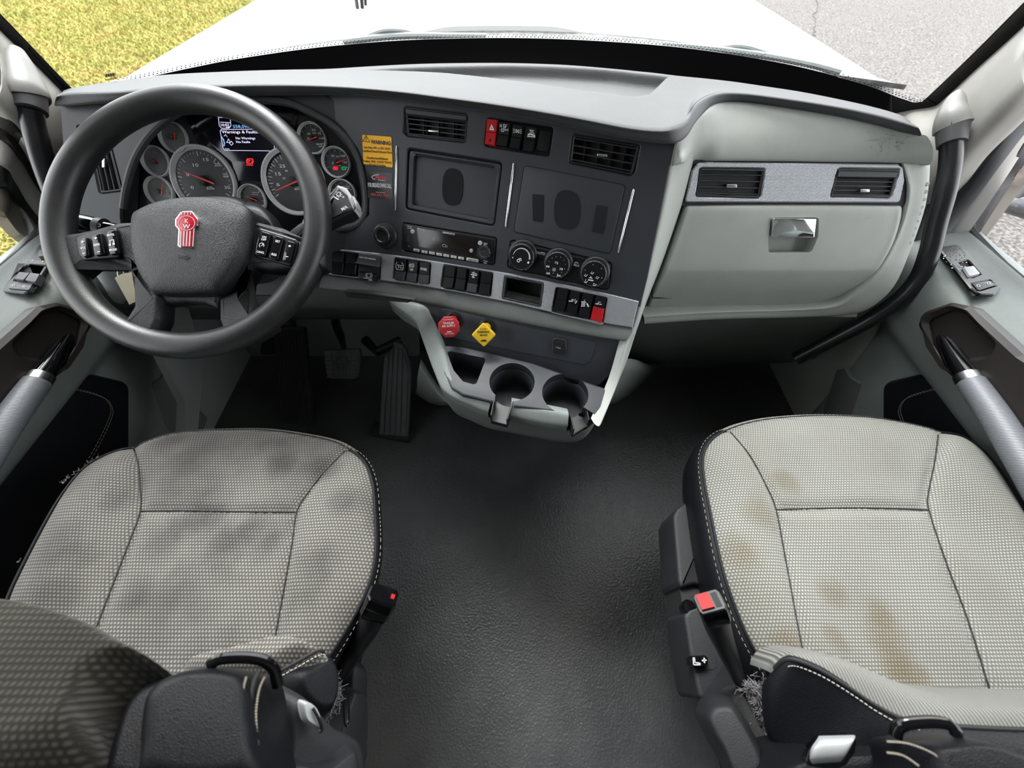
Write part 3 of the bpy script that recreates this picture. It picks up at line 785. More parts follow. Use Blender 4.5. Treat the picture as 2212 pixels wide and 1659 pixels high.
for B, C_, R_ in cols:
    d1 = (B-C_); 
    rows.append([B+V((0, .02, -.02)), B, C_+d1*.66, C_+d1*.33, C_+d1*.06, C_+(R_-C_)*.12, C_+(R_-C_)*.5+V((0, -.002, 0)), R_, R_+V((0, .008, -.003)), R_+V((0, .06, -.005))])
sm_ = cr_rows(rows, 4)
zt = .855
class FrT(Fr): pass
ft = Fr(W(1106, 170, z=.845), (0, -.12, 1))
tray = [(775, 152), (860, 146), (953, 143), (1098, 141), (1200, 144), (1315, 151), (1450, 166), (1410, 205), (1370, 211), (1242, 195), (1098, 174), (953, 158), (860, 154)]
cut = G().ext(ft, rp(pl(ft, tray, .0), .006), -.010, .06)
pad = G().grid(sm_, (0, .004, -.03)).obj('top_pad', 'pad_grey', DB, sm=50)
# coin tray lying in the pad's shallow recess
tl = rp(pl(ft, tray), .006)
def on_pad(u, v):
    "height of the pad under a pixel"
    import mathutils
    return None
from mathutils.bvhtree import BVHTree
bt = BVHTree.FromPolygons([V(p)+ORG[DB.name] for p in [v.co for v in pad.data.vertices]], [tuple(p.vertices) for p in pad.data.polygons])
def HP(u, v, lift=0):
    r = ray(u, v).normalized(); h = bt.ray_cast(CAM, r)
    p = h[0] if h[0] is not None else W(u, v, z=.85)
    return p + V((0, 0, lift))
# recess: real depression of the pad vertices inside the tray outline
tw = [HP(u, v) for u, v in tray]; pass
def inside(x, y, poly):
    c = False; n = len(poly)
    for i in range(n):
        a, b = poly[i-1], poly[i]
        if (a.y > y) != (b.y > y) and x < (b.x-a.x)*(y-a.y)/(b.y-a.y)+a.x: c = not c
    return c
def dedge(x, y, poly):
    m_ = 9; n = len(poly)
    for i in range(n):
        a, b = V((poly[i-1].x, poly[i-1].y)), V((poly[i].x, poly[i].y)); ab = b-a; t = max(0, min(1, ((V((x, y))-a).dot(ab))/max(ab.length_squared, 1e-9)))
        m_ = min(m_, (a+ab*t-V((x, y))).length)
    return m_
fine = [cr(r, 10) for r in sm_]; fine = [[p for p in col] for col in zip(*fine)]; fine = [cr(r, 4) for r in fine]
for r in fine:
    for p in r:
        if p.z > .80 and inside(p.x, p.y, tw):
            d = dedge(p.x, p.y, tw); t = min(1, d/.020); t = t*t*(3-2*t)
            p.z -= .022*t
bpy.data.objects.remove(pad)
pad = G().grid(fine, (0, .012, -.0025)).obj('top_pad', 'pad_grey', DB, sm=50)
bt = BVHTree.FromPolygons([V(p)+ORG[DB.name] for p in [v.co for v in pad.data.vertices]], [tuple(p.vertices) for p in pad.data.polygons])

# ---- driver side panel with the binnacle opening
BIN = [(262, 470), (272, 400), (290, 340), (325, 285), (375, 245), (440, 222), (540, 214), (620, 222), (664, 240), (705, 262), (740, 290), (765, 325), (780, 362), (789, 415), (788, 462), (766, 486), (724, 493), (690, 496), (660, 560), (330, 560), (280, 520)]
BIN2 = [(298, 470), (299, 408), (306, 346), (336, 290), (384, 249), (446, 226), (541, 219), (617, 227), (658, 246), (697, 268), (731, 296), (756, 330), (771, 366), (780, 416), (779, 460), (760, 483), (720, 492), (690, 496), (660, 560), (340, 560), (306, 520)]
bcr = cr([V((u, v, 0)) for u, v in BIN], 4, True); bcr2 = cr([V((u, v, 0)) for u, v in BIN2], 4, True)
bl = pl(FD, [(p.x, p.y) for p in bcr])
LV = [(199, 345), (205, 305), (240, 300), (262, 408), (214, 416)]
lvl = rp(pl(FD, [(196, 322), (238, 312), (264, 412), (216, 418)]), .004)
slot = rp(pl(FD, [(168, 274), (190, 270), (194, 292), (170, 294)]), .003)
outl = pl(FD, [(126, 215), (400, 190), (640, 195), (700, 200), (745, 230), (800, 320), (815, 420), (812, 500), (700, 560), (620, 640), (330, 640), (205, 520), (160, 470), (140, 400)])
G().plate(FD, outl, [bl, lvl, slot], -.007, 0, .003).obj('driver_panel', 'panel_mid', DB)
G().ext(FD, inset(slot, -.004), -.03, -.02).obj('slot_back', 'black_matte', DB)
G().loft([[FD.P(p.x, p.y, -.003) for p in bcr], [FI.P(p.x*.6+q.x*.4, p.y*.6+q.y*.4, .012) for p, q in zip(bcr, bcr2)], [FI.P(q.x, q.y, .0005) for q in bcr2]], cap0=False, cap1=False).obj('binnacle_liner', 'panel_dark', DB, sm=50)
# hood lip of the binnacle
lip = cr([FD.P(u, v, .004) for u, v in [(266, 450), (274, 400), (292, 342), (326, 289), (376, 248), (440, 224), (540, 215), (620, 222), (664, 239), (706, 262), (741, 290), (766, 326), (781, 363), (790, 415), (789, 462), (768, 487), (724, 494)]], 5)
G().tube(lip, .0065, 10).obj('binnacle_rim', 'pad_grey', DB)
# ---- centre stack panel
LEFT = [(652, 226), (672, 238), (708, 257), (745, 285), (772, 322), (788, 362), (797, 415), (796, 464), (770, 492), (716, 502)]
co = pl(FC, [(640, 196)]+LEFT+[(712, 548), (900, 566), (1106, 602), (1300, 644), (1384, 664), (1400, 600), (1432, 440), (1460, 302), (1300, 270), (1060, 225), (860, 196)])
V1 = [(868, 222), (1016, 240), (1009, 310), (1003, 318), (866, 298)]; V1h = [(874, 230), (1010, 245), (1006, 308), (880, 294), (870, 284)]
V2h = [(1236, 288), (1384, 312), (1372, 372), (1362, 380), (1229, 352)]
SWh = [(1053, 254), (1196, 274), (1187, 338), (1046, 315)]
CUBh = [(879, 319), (1086, 350), (1068, 490), (874, 452)]
RADh = [(871, 481), (1073, 514), (1068, 572), (869, 541)]
KNBh = [(808, 459), (855, 464), (853, 528), (836, 532), (812, 524)]
CLMh = [(1103, 518), (1322, 568), (1315, 628), (1096, 578)]
r4 = .004
hl = [rp(pl(FC, V1h), .006), rp(pl(FC, V2h), .006), rp(pl(FC, SWh), .005), rp(pl(FC, CUBh), .009), rp(pl(FC, RADh), .004), rp(pl(FC, CLMh), .007)]
G().plate(FC, co, hl, -.035, 0, .0018).obj('centre_panel', 'panel_dark', DB)
G().ext(FC, inset(rp(pl(FC, CUBh), .009), -.002), -.03, -.014).obj('storage_back', 'panel_dark', DB)
bl_ = rp(pl(FC, CUBh), .009)
G().plate(FC, inset(bl_, .0), [inset(bl_, .010)], -.016, -.004, .004).obj('storage_frame', 'panel_dark', DB)
# flat storage lid with its seam
lid = rp(pl(FC, [(1133, 357), (1351, 400), (1318, 549), (1110, 501)]), .007)
G().ext(FC, inset(lid, -.0008), .0, .0004).obj('lid_seam', 'black_plastic', DB)
G().ext(FC, inset(lid, .0006), .0, .0016, .0012).obj('storage_lid', 'panel_dark', DB)
# hook-and-loop patches left on the stack
def patch(nm, q, lab, h=.0016):
    a = pl(FC, q, h); return G().ext(FC, rp(a, .002), h, h+.0012, .0004).obj(nm, 'velcro', label=lab, category='patch')
def oval(c, rx, ry, tilt, h):
    o_ = []
    for k in range(28):
        t = 2*pi*k/28; x = cos(t); y = sin(t); 
        x = math.copysign(abs(x)**.75, x)*rx; y = math.copysign(abs(y)**.75, y)*ry
        o_.append(FC.L(c[0]+x+y*tilt, c[1]+y+x*.12, h))
    return o_
G().ext(FC, oval((978, 404), 22, 40, -.05, -.014), -.014, -.0125).obj('adhesive_patch', 'velcro', label='oval black adhesive patch inside the recessed storage tray', category='patch')
G().ext(FC, oval((1225, 453), 28, 42, -.06, .0016), .0016, .003).obj('adhesive_patch', 'velcro', label='oval black adhesive patch in the middle of the flat lid', category='patch')
patch('adhesive_strip', [(1150, 419), (1175, 421), (1173, 480), (1151, 477)], 'narrow black strip left of the oval patch on the lid')
patch('adhesive_strip', [(1288, 443), (1313, 446), (1304, 505), (1279, 500)], 'narrow black strip right of the oval patch on the lid')
# chrome strips
for a, b in (((857, 315), (854, 456)), ((1110, 352), (1092, 492)), ((1369, 408), (1335, 547))):
    p, q = FC.P(*a, .001), FC.P(*b, .001); G().tube([p, p*.98+q*.02, p*.02+q*.98, q], [.0008, .0021, .0021, .0008], 10).obj('chrome_strip', 'chrome', DB)
# ---- silver switch band under the stack
BT = [(700, 535), (850, 551), (980, 571), (1106, 592), (1200, 611), (1300, 632), (1380, 651)]
BB = [(700, 592), (850, 609), (980, 630), (1106, 655), (1200, 677), (1300, 697), (1366, 708)]
SB1 = [(714, 540), (823, 554), (821, 606), (712, 592)]; SB2 = [(852, 556), (931, 568), (928, 614), (848, 604)]; SB3 = [(958, 571), (1065, 589), (1060, 641), (951, 621)]; SB4 = [(1090, 595), (1175, 611), (1168, 663), (1084, 645)]; SB5 = [(1201, 620), (1312, 643), (1302, 701), (1191, 674)]
FB = FC.up(.002)
bo = pl(FB, [p.to_tuple()[:2] for p in cr([V((u, v, 0)) for u, v in BT], 4)] + [p.to_tuple()[:2] for p in cr([V((u, v, 0)) for u, v in BB[::-1]], 4)])
hs = [rp(pl(FB, q), .004) for q in (SB1, SB2, SB3, SB4, SB5)]
G().plate(FB, bo, hs, -.03, 0, .0012).obj('switch_band', 'silver_trim', DB)
for q in (SB1, SB2, SB3, SB5): G().ext(FB, inset(rp(pl(FB, q), .004), -.001), -.028, -.014).obj('switch_well', 'black_matte', DB)
# empty cubby in the band, with its frame
cq = rp(pl(FB, SB4), .003)
G().plate(FB, inset(cq, .0004), [inset(cq, .0035)], -.012, .0015, .001).obj('cubby_frame', 'panel_mid', DB)
G().ext(FB, inset(cq, -.001), -.06, -.05).obj('cubby_back', 'black_matte', DB)
g = G(); a = inset(cq, .003); s0 = [FB.w(p[0], p[1], -.05) for p in a]; s1 = [FB.w(p[0], p[1], -.004) for p in a]; g.loft([s1, s0], cap0=False, cap1=False); g.obj('cubby_liner', 'black_plastic', DB)
# ---- rolled grey lip under the band
lip_r = []
for (u, v), (u2, v2) in zip(BB, [(690, 622), (850, 645), (980, 668), (1106, 694), (1200, 712), (1290, 728), (1345, 736)]):
    a = FC.P(u, v, -.004); b = W(u2, v2, d=(a-CAM).dot(FW)+.004)
    lip_r.append([a+V((0, .02, .0)), a, a+(b-a)*.15+V((0, -.005, 0)), a+(b-a)*.6+V((0, -.008, 0)), b, b+V((0, .02, -.006)), b+V((0, .08, -.002))])
G().grid(cr_rows(lip_r, 4), (0, .01, .004)).obj('lower_lip', 'cab_grey_dark', DB, sm=60)
fl_ = Fr(W(820, 640, d=.76), nrm(15, 20))
q = rp(pl(fl_, [(738, 628), (800, 632), (898, 648), (880, 655), (750, 643)], .012), .004); G().ext(fl_, q, 0, .012, .003).obj('lip_slot', 'black_matte', DB)

# ---- centre console: brake panel, shelf, cup holders
ZS = .553
fk = Fr(W(1150, 735, d=.775), nrm(14, 38))
G().ext(fk, rp(pl(fk, [(850, 640), (900, 668), (955, 745), (1060, 775), (1290, 835), (1330, 800), (1365, 700), (1100, 660)]), .01), -.02, 0, .003).obj('console_face', 'panel_dark', DB)
G().ext(fk, rp(pl(fk, [(950, 665), (1288, 738), (1276, 780), (1262, 789), (958, 728)], .002), .008), 0, .002, .0012).obj('brake_plate', 'panel_dark', DB)
fs = Fr(W(1106, 830, z=ZS), (0, -.06, 1))
SH = [(930, 742), (1000, 748), (1150, 783), (1290, 832), (1310, 838), (1298, 880), (1280, 905), (1262, 908), (1240, 900), (1225, 893), (1103, 877), (1060, 868), (1000, 853), (975, 838), (955, 800)]
c1 = circ(*fs.L(1106, 824), abs(fs.L(1155, 824)[0]-fs.L(1106, 824)[0]), 36); c2 = circ(*fs.L(1221, 849), abs(fs.L(1271, 849)[0]-fs.L(1221, 849)[0]), 36)
binq = rp(pl(fs, [(963, 756), (1050, 774), (1046, 785), (1028, 832), (1000, 824), (980, 800)]), .008)
sh = rp(pl(fs, SH), .01)
shelf = G().ext(fs, sh, -.075, 0, .004)
def cyl(c, r, h0, h1): return G().lathe(fs, c[0], c[1], [(r, h0), (r, h1)], 36)
cc1, cc2 = fs.L(1106, 824), fs.L(1221, 849); r1 = (V(c1[0])-V(cc1)).length
n1 = G().ext(fs, pl(fs, [(1070, 850), (1112, 850), (1106, 945), (1066, 925)]), -.028, .02)
n2 = G().ext(fs, pl(fs, [(1225, 880), (1262, 880), (1300, 905), (1245, 960)]), -.028, .02)
cuts = [G().loft([[fs.w(p[0], p[1], h) for p in circ(*c, r1*k, 40)] for h, k in ((-.068, .88), (-.024, .93), (-.020, 1.0), (.02, 1.0))]) for c in (cc1, cc2)] + [G().ext(fs, binq, -.06, .02), n1, n2]
shelf.obj('cup_shelf', 'panel_dark', DB, cut=cuts)
# light rim sweeping round the shelf, its grey darkened to paint in shade
RIM = [((840, 638), .612, (840, 650), 0), ((862, 650), .620, (860, 667), 0), ((904, 661), .628, (893, 688), 0), ((918, 682), .612, (904, 708), 0), ((930, 705), .592, (914, 736), 0), ((948, 745), .570, (928, 775), 0),
       ((962, 790), .558, (942, 812), .2), ((972, 818), .554, (956, 840), .5), ((990, 836), .552, (978, 858), 1), ((1022, 850), .550, (1012, 874), 1), ((1062, 862), .549, (1054, 891), 1), ((1120, 874), .549, (1114, 903), 1), ((1180, 886), .549, (1176, 915), 1), ((1228, 896), .549, (1226, 922), 1), ((1262, 906), .549, (1266, 920), .8),
       ((1280, 895), .550, (1290, 900), .4), ((1296, 850), .556, (1306, 856), .2)]
rows = []
for (u, v), z, (u2, v2), fr_ in RIM:
    a = W(u, v, z=z); dd = (a-CAM).dot(FW)
    b = W(u2, v2, d=dd+.004)
    sx = 1 if u < 1106 else -1; k = 1-fr_
    inn = a+V((sx*.010*k, .010*fr_+.003, -.006))
    lowp = b+V((sx*.006*k, .004*fr_, -.035-.032*fr_)); low2 = lowp+V((sx*.03*k, .05*fr_+.02*k, -.03))
    rows.append([inn+V((0, 0, -.03)), inn, a, b+(a-b)*.35+V((0, -.002, .001)), b, b+V((0, .002, -.006)), lowp, low2])
gr = cr_rows(rows, 4)
def seg_(u0, u1, a, b):
    "rows of the rim between two pixel columns"
    k0 = None; out = []
    for i_, r_ in enumerate(gr):
        if a <= i_ <= b: out.append(r_)
    return out
def col_at(u):
    "row index of the front rim nearest a pixel column"
    best = min(range(24, len(gr)-2), key=lambda i_: abs((1106+FPX*(gr[i_][8]-CAM).dot(RT)/(gr[i_][8]-CAM).dot(FW))-u)); return best
iA, iB, iC, iD = col_at(1058), col_at(1102), col_at(1230), col_at(1270)
for a_, b_ in ((0, iA), (iB, iC)):
    G().grid([r_[:22] for r_ in gr[a_:b_+1]], (0, .006, -.004)).obj('console_rim', 'door_grey', DB, sm=60)
    pass
G().grid([r_[21:] for r_ in gr], (0, .006, -.004)).obj('console_skirt', 'cab_grey_dark', DB, sm=60)
for q_ in ([(1069, 856), (1109, 866), (1095, 906), (1060, 897)], [(1232, 893), (1268, 888), (1273, 907), (1240, 928)]):
    A0, B0, C0_, D0 = [V(p) for p in pl(fs, q_)]
    def wl(p, q, hb, ht, w_=.0022):
        d = (q-p).normalized(); nn = V((-d.y, d.x))*w_/2; return [p-nn, q-nn, q+nn, p+nn]
    g = G(); g.ext(fs, [A0, B0, C0_, D0], -.030, -.027)
    g.ext(fs, wl(A0, D0, 0, 0), -.03, .0005, .0008, 1); g.ext(fs, wl(B0, C0_, 0, 0), -.03, .0005, .0008, 1); g.ext(fs, wl(D0, C0_, 0, 0), -.03, -.020, .0008, 1)
    g.obj('straw_notch', 'black_plastic', DB)
# boot under the console down to the floor
rows = []
for (u, v, z), (u2, v2, z2) in zip([(905, 800, .53), (960, 875, .49), (1060, 915, .49), (1160, 935, .49), (1255, 945, .49), (1300, 880, .50), (1340, 800, .56)], [(895, 850, .02), (935, 868, .02), (1000, 850, .02), (1100, 830, .02), (1230, 840, .02), (1340, 862, .02), (1425, 790, .02)]):
    a = W(u, v, z=z)+V((0, .01, 0)); b = W(u2, v2, z=z2); rows.append([a, a*.7+b*.3, a*.3+b*.7+V((0, 0, -.02)), b])
G().grid(cr_rows(rows, 4), (0, .02, 0)).obj('console_base', 'cab_grey_dark', DB, sm=60)
# light side of the stack facing the passenger, running down to the console
A_ = [(1462, 304), (1450, 360), (1437, 430), (1413, 540), (1385, 655), (1368, 712), (1350, 745), (1325, 830), (1290, 915)]
Ad = [FC.P(u, v, -.001) for u, v in A_[:6]] + [W(1350, 745, d=.735), W(1325, 830, z=.555), W(1287, 918, z=.548)]
B_ = [(1500, 330), (1488, 380), (1470, 447), (1432, 560), (1395, 655), (1382, 690), (1365, 740), (1345, 800), (1300, 912)]
Bd = [FG.P(u, v, .004) for u, v in B_[:5]] + [W(1382, 690, d=.86), W(1365, 740, d=.80), W(1345, 800, d=.76), W(1300, 912, d=.70)]
rows = []
for a, b in zip(Ad, Bd):
    m1 = a*.8+b*.2; rows.append([a+V((-.004, .006, 0)), a, a*.9+b*.1+V((.004, -.003, 0)), a*.5+b*.5+V((.004, 0, 0)), b, b+V((.01, .02, 0))])
G().grid(cr_rows(rows, 4), (-.003, .008, 0)).obj('stack_side', 'cab_grey', DB, sm=60)
# ---- passenger side: hood of the glovebox
rows = []
for (r, z), m_, e in zip([((1462, 300), .880), ((1478, 290), .880), ((1504, 254), .878), ((1545, 220), .875), ((1600, 215), .873), ((1700, 227), .871), ((1810, 245), .867), ((1890, 263), .861), ((1948, 280), .855), ((1988, 290), .850)],
        [(1462, 304), (1482, 303), (1503, 290), (1545, 285), (1600, 287), (1700, 290), (1810, 295), (1900, 300), (1965, 305), (2004, 318)], [(1450, 358), (1470, 352), (1492, 347), (1545, 346), (1600, 346), (1700, 347), (1810, 349), (1900, 350), (1960, 352), (2008, 356)]):
    a = W(*r, z=z); c = FG.P(*e, .003); 
    if r[0] < 1480: c = FC.P(*e, 0)+V((.004, 0, 0)); 
    b = a*.45+c*.55 + V((0, -.007, .010)) if r[0] > 1480 else a*.5+c*.5
    rows.append([a+V((0, .02, -.002)), a, a*.72+b*.28+V((0, -.004, .004)), b, b*.4+c*.6+V((0, -.003, .002)), c, c+V((0, .01, -.004))])
G().grid(cr_rows(rows, 4), (0, .008, -.004)).obj('passenger_hood', 'cab_grey', DB, sm=60)
# surround of the silver vent strip and glovebox: right-hand sweep
RS = [((1945, 345), (2008, 352)), ((1960, 400), (2006, 400)), ((1955, 450), (1995, 460)), ((1935, 510), (1965, 545)), ((1900, 575), (1930, 620)), ((1850, 630), (1880, 665)), ((1800, 660), (1830, 680)), ((1700, 668), (1720, 686)), ((1550, 672), (1550, 690)), ((1390, 682), (1392, 700))]
rows = []
for i, (a, b) in enumerate(RS):
    da = -.002 if i < 5 else -.03*(i-4)/3 if i < 8 else -.03
    p = FG.P(*a, da); q = FG.P(*b, da-.006); o_ = V((.012, .03, -.004)) if i < 5 else V((0, .03, -.006))
    rows.append([p+V((0, .03, 0)), p, p*.75+q*.25+V((0, -.002, .001)), q, q+o_, q+o_*3])
G().grid(cr_rows(rows, 4), (0, .006, 0)).obj('glovebox_surround', 'cab_grey', DB, sm=60)
# backing behind the passenger face
G().ext(FG, pl(FG, [(1460, 300), (2000, 320), (1985, 500), (1900, 600), (1800, 655), (1400, 655)]), -.07, -.035).obj('passenger_backing', 'black_matte', DB)
# silver strip with two vent openings
SV = [(1509, 352), (1530, 350), (1940, 354), (1952, 362), (1955, 390), (1945, 438), (1480, 437), (1495, 370)]
PV1 = [(1512, 362), (1653, 364), (1644, 424), (1638, 429), (1503, 425)]; PV2 = [(1811, 363), (1944, 365), (1925, 428), (1794, 426)]
FGs = FG.up(.003)
G().plate(FGs, rp(pl(FGs, SV), .006), [rp(pl(FGs, PV1), .005), rp(pl(FGs, PV2), .005)], -.03, 0, .002).obj('silver_strip', 'silver_trim', DB)
g = G(); g.ext(FG, rp(pl(FG, [(1498, 345), (1950, 345), (1966, 360), (1960, 445), (1470, 445)]), .006), -.012, -.004); g.obj('strip_gap', 'black_matte', DB)
# glovebox door
rows = []
for v, h, x0, x1 in ((443, -.002, 1478, 1947), (450, .006, 1476, 1950), (480, .008, 1466, 1946), (530, .008, 1448, 1930), (575, .006, 1432, 1905), (592, .002, 1426, 1890), (620, -.014, 1412, 1862), (650, -.038, 1400, 1815), (662, -.05, 1396, 1790)):
    rows.append([FG.P(x0+(x1-x0)*t, v+ (0 if v < 600 else (t*4)), h-(.012 if t in (0, 1) else 0)-.006*(2*t-1)**4) for t in (0, .015, .05, .15, .3, .45, .6, .75, .88, .96, .99, 1)])
gd = cr_rows(rows, 4)
GB = G().grid(gd, (0, .03, 0)).obj('glovebox_door', 'cab_grey', DB, sm=50, cut=[G().ext(FG, rp(pl(FG, [(1664, 470), (1768, 470), (1766, 510), (1752, 545), (1660, 546), (1658, 520)], .006), .008), -.022, .03)])
G().ext(FG, pl(FG, [(1655, 462), (1775, 462), (1770, 552), (1652, 552)], -.02), -.03, -.0165).obj('latch_recess', 'cab_grey', GB)
G().pillow(FG, rp(pl(FG, [(1669, 471), (1765, 472), (1760, 514), (1666, 513)], .012), .002), .004, .013, .05).obj('chrome_latch', 'chrome', GB, label='mirror-bright chrome latch plate')
# rubber tabs along the dash end
g = None
for u, v in [(2002, 398), (1999, 414), (1995, 431), (1990, 447), (1985, 462), (1980, 478), (1975, 493), (1970, 508), (1964, 524)]:
    p = FG.P(u, v, -.006); fr_ = Fr(p, FG.n); G().lathe(fr_, 0, 0, [(.0042, -.006), (.0042, .001), (.003, .0022)], 12).obj('edge_tab', 'cab_grey', DB)
# rain droplets blown in over the right end of the dash
bts = []
for o in list(DB.children):
    if o.name.split('.')[0] in ('passenger_hood', 'glovebox_surround', 'glovebox_door'):
        bts.append(BVHTree.FromPolygons([v.co+ORG[DB.name] for v in o.data.vertices], [tuple(p.vertices) for p in o.data.polygons]))
g = G(); rr_ = random.Random(11)
for k in range(330):
    u = rr_.triangular(1740, 2000, 1960); v = rr_.uniform(262, 640)
    if k % 3 == 0: u, v = rr_.gauss(1930, 30), rr_.gauss(305, 14)
    r = ray(u, v).normalized(); best = None
    for b_ in bts:
        h = b_.ray_cast(CAM, r)
        if h[0] is not None and (best is None or h[3] < best[3]): best = h
    if best is None: continue
    n = best[1] if best[1].dot(r) < 0 else -best[1]
    f_ = Fr(best[0], n); q = rr_.uniform(.0005, .0013)
    g.lathe(f_, 0, 0, [(q, -.0001), (q*.8, q*.45), (q*.35, q*.7)], 7)
g.obj('rain_drops', 'water', DB, kind='stuff', label='clear rain droplets on the light grey dash end')
# lower knee bolster
rows = []
for v, y, x0, x1 in ((672, .745, 1386, 1850), (685, .70, 1382, 1850), (720, .71, 1372, 1820), (755, .74, 1362, 1780), (775, .80, 1352, 1760), (785, .90, 1350, 1750)):
    rows.append([W(x0+(x1-x0)*t, v, y=y) for t in (0, .1, .3, .5, .7, .9, 1)])
G().grid(cr_rows(rows, 4), (0, .01, .0)).obj('knee_bolster', 'cab_grey_dark', DB, sm=60)
# under the steering wheel
rows = []
for v, y in ((500, .80), (560, .76), (620, .70), (660, .70), (672, .74), (690, .86)):
    rows.append([W(u, v+dv, y=y) for u, dv in ((215, 0), (300, 0), (450, 0), (600, 0), (720, 0), (865, 0))])
G().grid(cr_rows(rows, 3), (0, .01, 0)).obj('driver_bolster', 'cab_grey_dark', DB, sm=60, )
# footwell walls
WF = bpy.data.objects['wall_front']
G().ext(Fr(W(600, 760, y=.97), (0, -1, .1)), pl(Fr(W(600, 760, y=.97), (0, -1, .1)), [(520, 640), (520, 782), (905, 782), (905, 640)]), -.02, 0).obj('toe_board', 'door_grey', WF)
G().ext(Fr(W(620, 735, y=.96), (0, -1, .1)), rp(pl(Fr(W(620, 735, y=.96), (0, -1, .1)), [(570, 700), (630, 700), (642, 740), (640, 765), (560, 768)], .01), .01), -.02, .01, .004).obj('toe_pad', 'panel_mid', WF)
rows = [[W(u, v, x=-.80+(.015 if k else 0)) for (u, v) in p] for k, p in enumerate(([(330, 640), (345, 760), (400, 870), (395, 960)], [(400, 640), (440, 780), (432, 880), (425, 960)]))]
G().grid(rows, (-.02, 0, 0)).obj('kick_panel', 'cab_grey_dark', WF)
# ribbed rubber dead pedal by the kick panel
g = G(); fd_ = Fr(V((-.72, .78, .12)), (0, -.7, .7)); g.ext(fd_, rp([(-.05, -.16), (.05, -.16), (.05, .16), (-.05, .16)], .01), -.02, 0, .003)
T = thing('foot_rest', 'dark ribbed foot rest at the far left of the footwell', 'foot rest', (-.72, .78, 0)); g.obj('pad', 'rubber_mat', T)
for k in range(9): G().ext(fd_, [(-.045+k*.0105, -.15), (-.040+k*.0105, -.15), (-.040+k*.0105, .15), (-.045+k*.0105, .15)], 0, .003).obj('rib', 'rubber_mat', T)
# ================= controls
def tx(g, fr, s, u0, v0, u1, v1, hp, h=0, bold=.01, lift=.0003):
    "text with its baseline from pixel (u0,v0) to (u1,v1), cap height hp pixels, lying on the frame at height h"
    p0, p1 = fr.L(u0, v0, h), fr.L(u1, v1, h); q = fr.L(u0, v0-hp, h)
    return g.text(fr, s, p0, p1, abs(q[1]-p0[1]) or .001, h+lift, .0002, bold)
def stk(g, fr, pts, wpx, h=0, closed=False):
    q = pl(fr, pts, h); a, b = fr.L(1100, 500, h), fr.L(1101, 500, h); s = abs(a[0]-b[0])
    return g.stroke(fr, q, wpx*s, h+.0003, .0002, closed)
def arc(c, r, a0, a1, n=14, ry=None): return [(c[0]+r*cos(rad(a0+(a1-a0)*i/n)), c[1]-(ry or r)*sin(rad(a0+(a1-a0)*i/n))) for i in range(n+1)]
# ---------- instrument cluster
CL = thing('instrument_cluster', 'black instrument cluster with chrome ringed gauges behind the steering wheel', 'gauge cluster', FI.P(540, 360))
fp0 = FI.up(0)
face = [(258, 480), (280, 300), (370, 225), (440, 208), (540, 200), (640, 206), (745, 250), (795, 320), (806, 470), (760, 510), (640, 545), (380, 545)]
G().ext(FI, pl(FI, face), -.012, 0).obj('face_plate', 'cluster_black', CL)
# raised dark grey gauge carrier on the left, black on the right
G().ext(FI, rp(pl(FI, [(300, 470), (304, 420), (318, 330), (345, 275), (398, 240), (400, 250), (432, 322), (400, 335), (372, 390), (384, 455)]), .004), 0, .0015, .001).obj('carrier', 'panel_dark', CL)
# display window
dw = rp(pl(FI, [(401, 251), (452, 236), (641, 239), (643, 252), (625, 322), (590, 345), (571, 392), (512, 391), (500, 350), (470, 325), (431, 320)], .002), .004)
wn = G().ext(FI, dw, .0, .002, .0008).obj('display_window', 'lcd_dark', CL)
g = G(); stk(g, FI, [(401, 251), (452, 236)], 1.2, .002); stk(g, FI, [(401, 251), (431, 321)], 1.6, .002); g.obj('window_edge', 'black_plastic', wn)
# message screen
sc = G().ext(FI, rp(pl(FI, [(467, 238), (640, 240), (594, 326), (484, 326)], .0022), .003), .002, .0026).obj('message_screen', 'lcd_dark', CL)
HS = .0027
g = G()
stk(g, FI, [(473, 240), (471, 246), (474, 272), (479, 277), (495, 277), (499, 272), (497, 246), (493, 240)], .9, HS)
stk(g, FI, [(474, 254), (496, 254)], .7, HS); stk(g, FI, [(476, 264), (497, 265)], .9, HS)
stk(g, FI, [(476, 283), (478, 280), (560, 279), (588, 280), (591, 286), (593, 322), (590, 326), (486, 325), (482, 320), (476, 283)], .9, HS)
tx(g, FI, '67°', 480, 250, 491, 250, 6, HS); tx(g, FI, 'F', 491.5, 248, 494.5, 248, 3.5, HS)
tx(g, FI, '10:02', 478, 273, 496, 273, 6, HS); tx(g, FI, 'AM', 488, 276.5, 496, 276.5, 2.6, HS)
tx(g, FI, 'Warnings & Faults:', 480, 288, 558, 288, 6, HS); tx(g, FI, 'No Warnings', 510, 301, 552, 301, 5, HS); tx(g, FI, 'No Faults', 511, 309, 541, 309, 5, HS)
stk(g, FI, [(494, 300), (498, 308), (490, 308)], .8, HS, True); stk(g, FI, [(500, 305), (504, 310), (500, 314), (496, 310)], .8, HS, True)
stk(g, FI, [(484, 294), (488, 291), (491, 296)], .8, HS); tx(g, FI, 'km', 487, 323, 496, 323, 3, HS)
g.obj('display_text', 'lcd_text', sc)
g = G(); tx(g, FI, '558,098.8 MI', 504, 276.5, 562, 276.5, 6.5, HS); stk(g, FI, [(479, 296), (483, 302), (485, 309), (484, 315)], 2.4, HS); g.obj('odometer_text', 'lcd_blue', sc, label='bluish odometer digits')
g = G(); 
for rr in (5.2, 7.4):
    stk(g, FI, arc((540, 348), rr, -50, 50, 8), 1.1, .002); stk(g, FI, arc((540, 348), rr, 130, 230, 8), 1.1, .002)
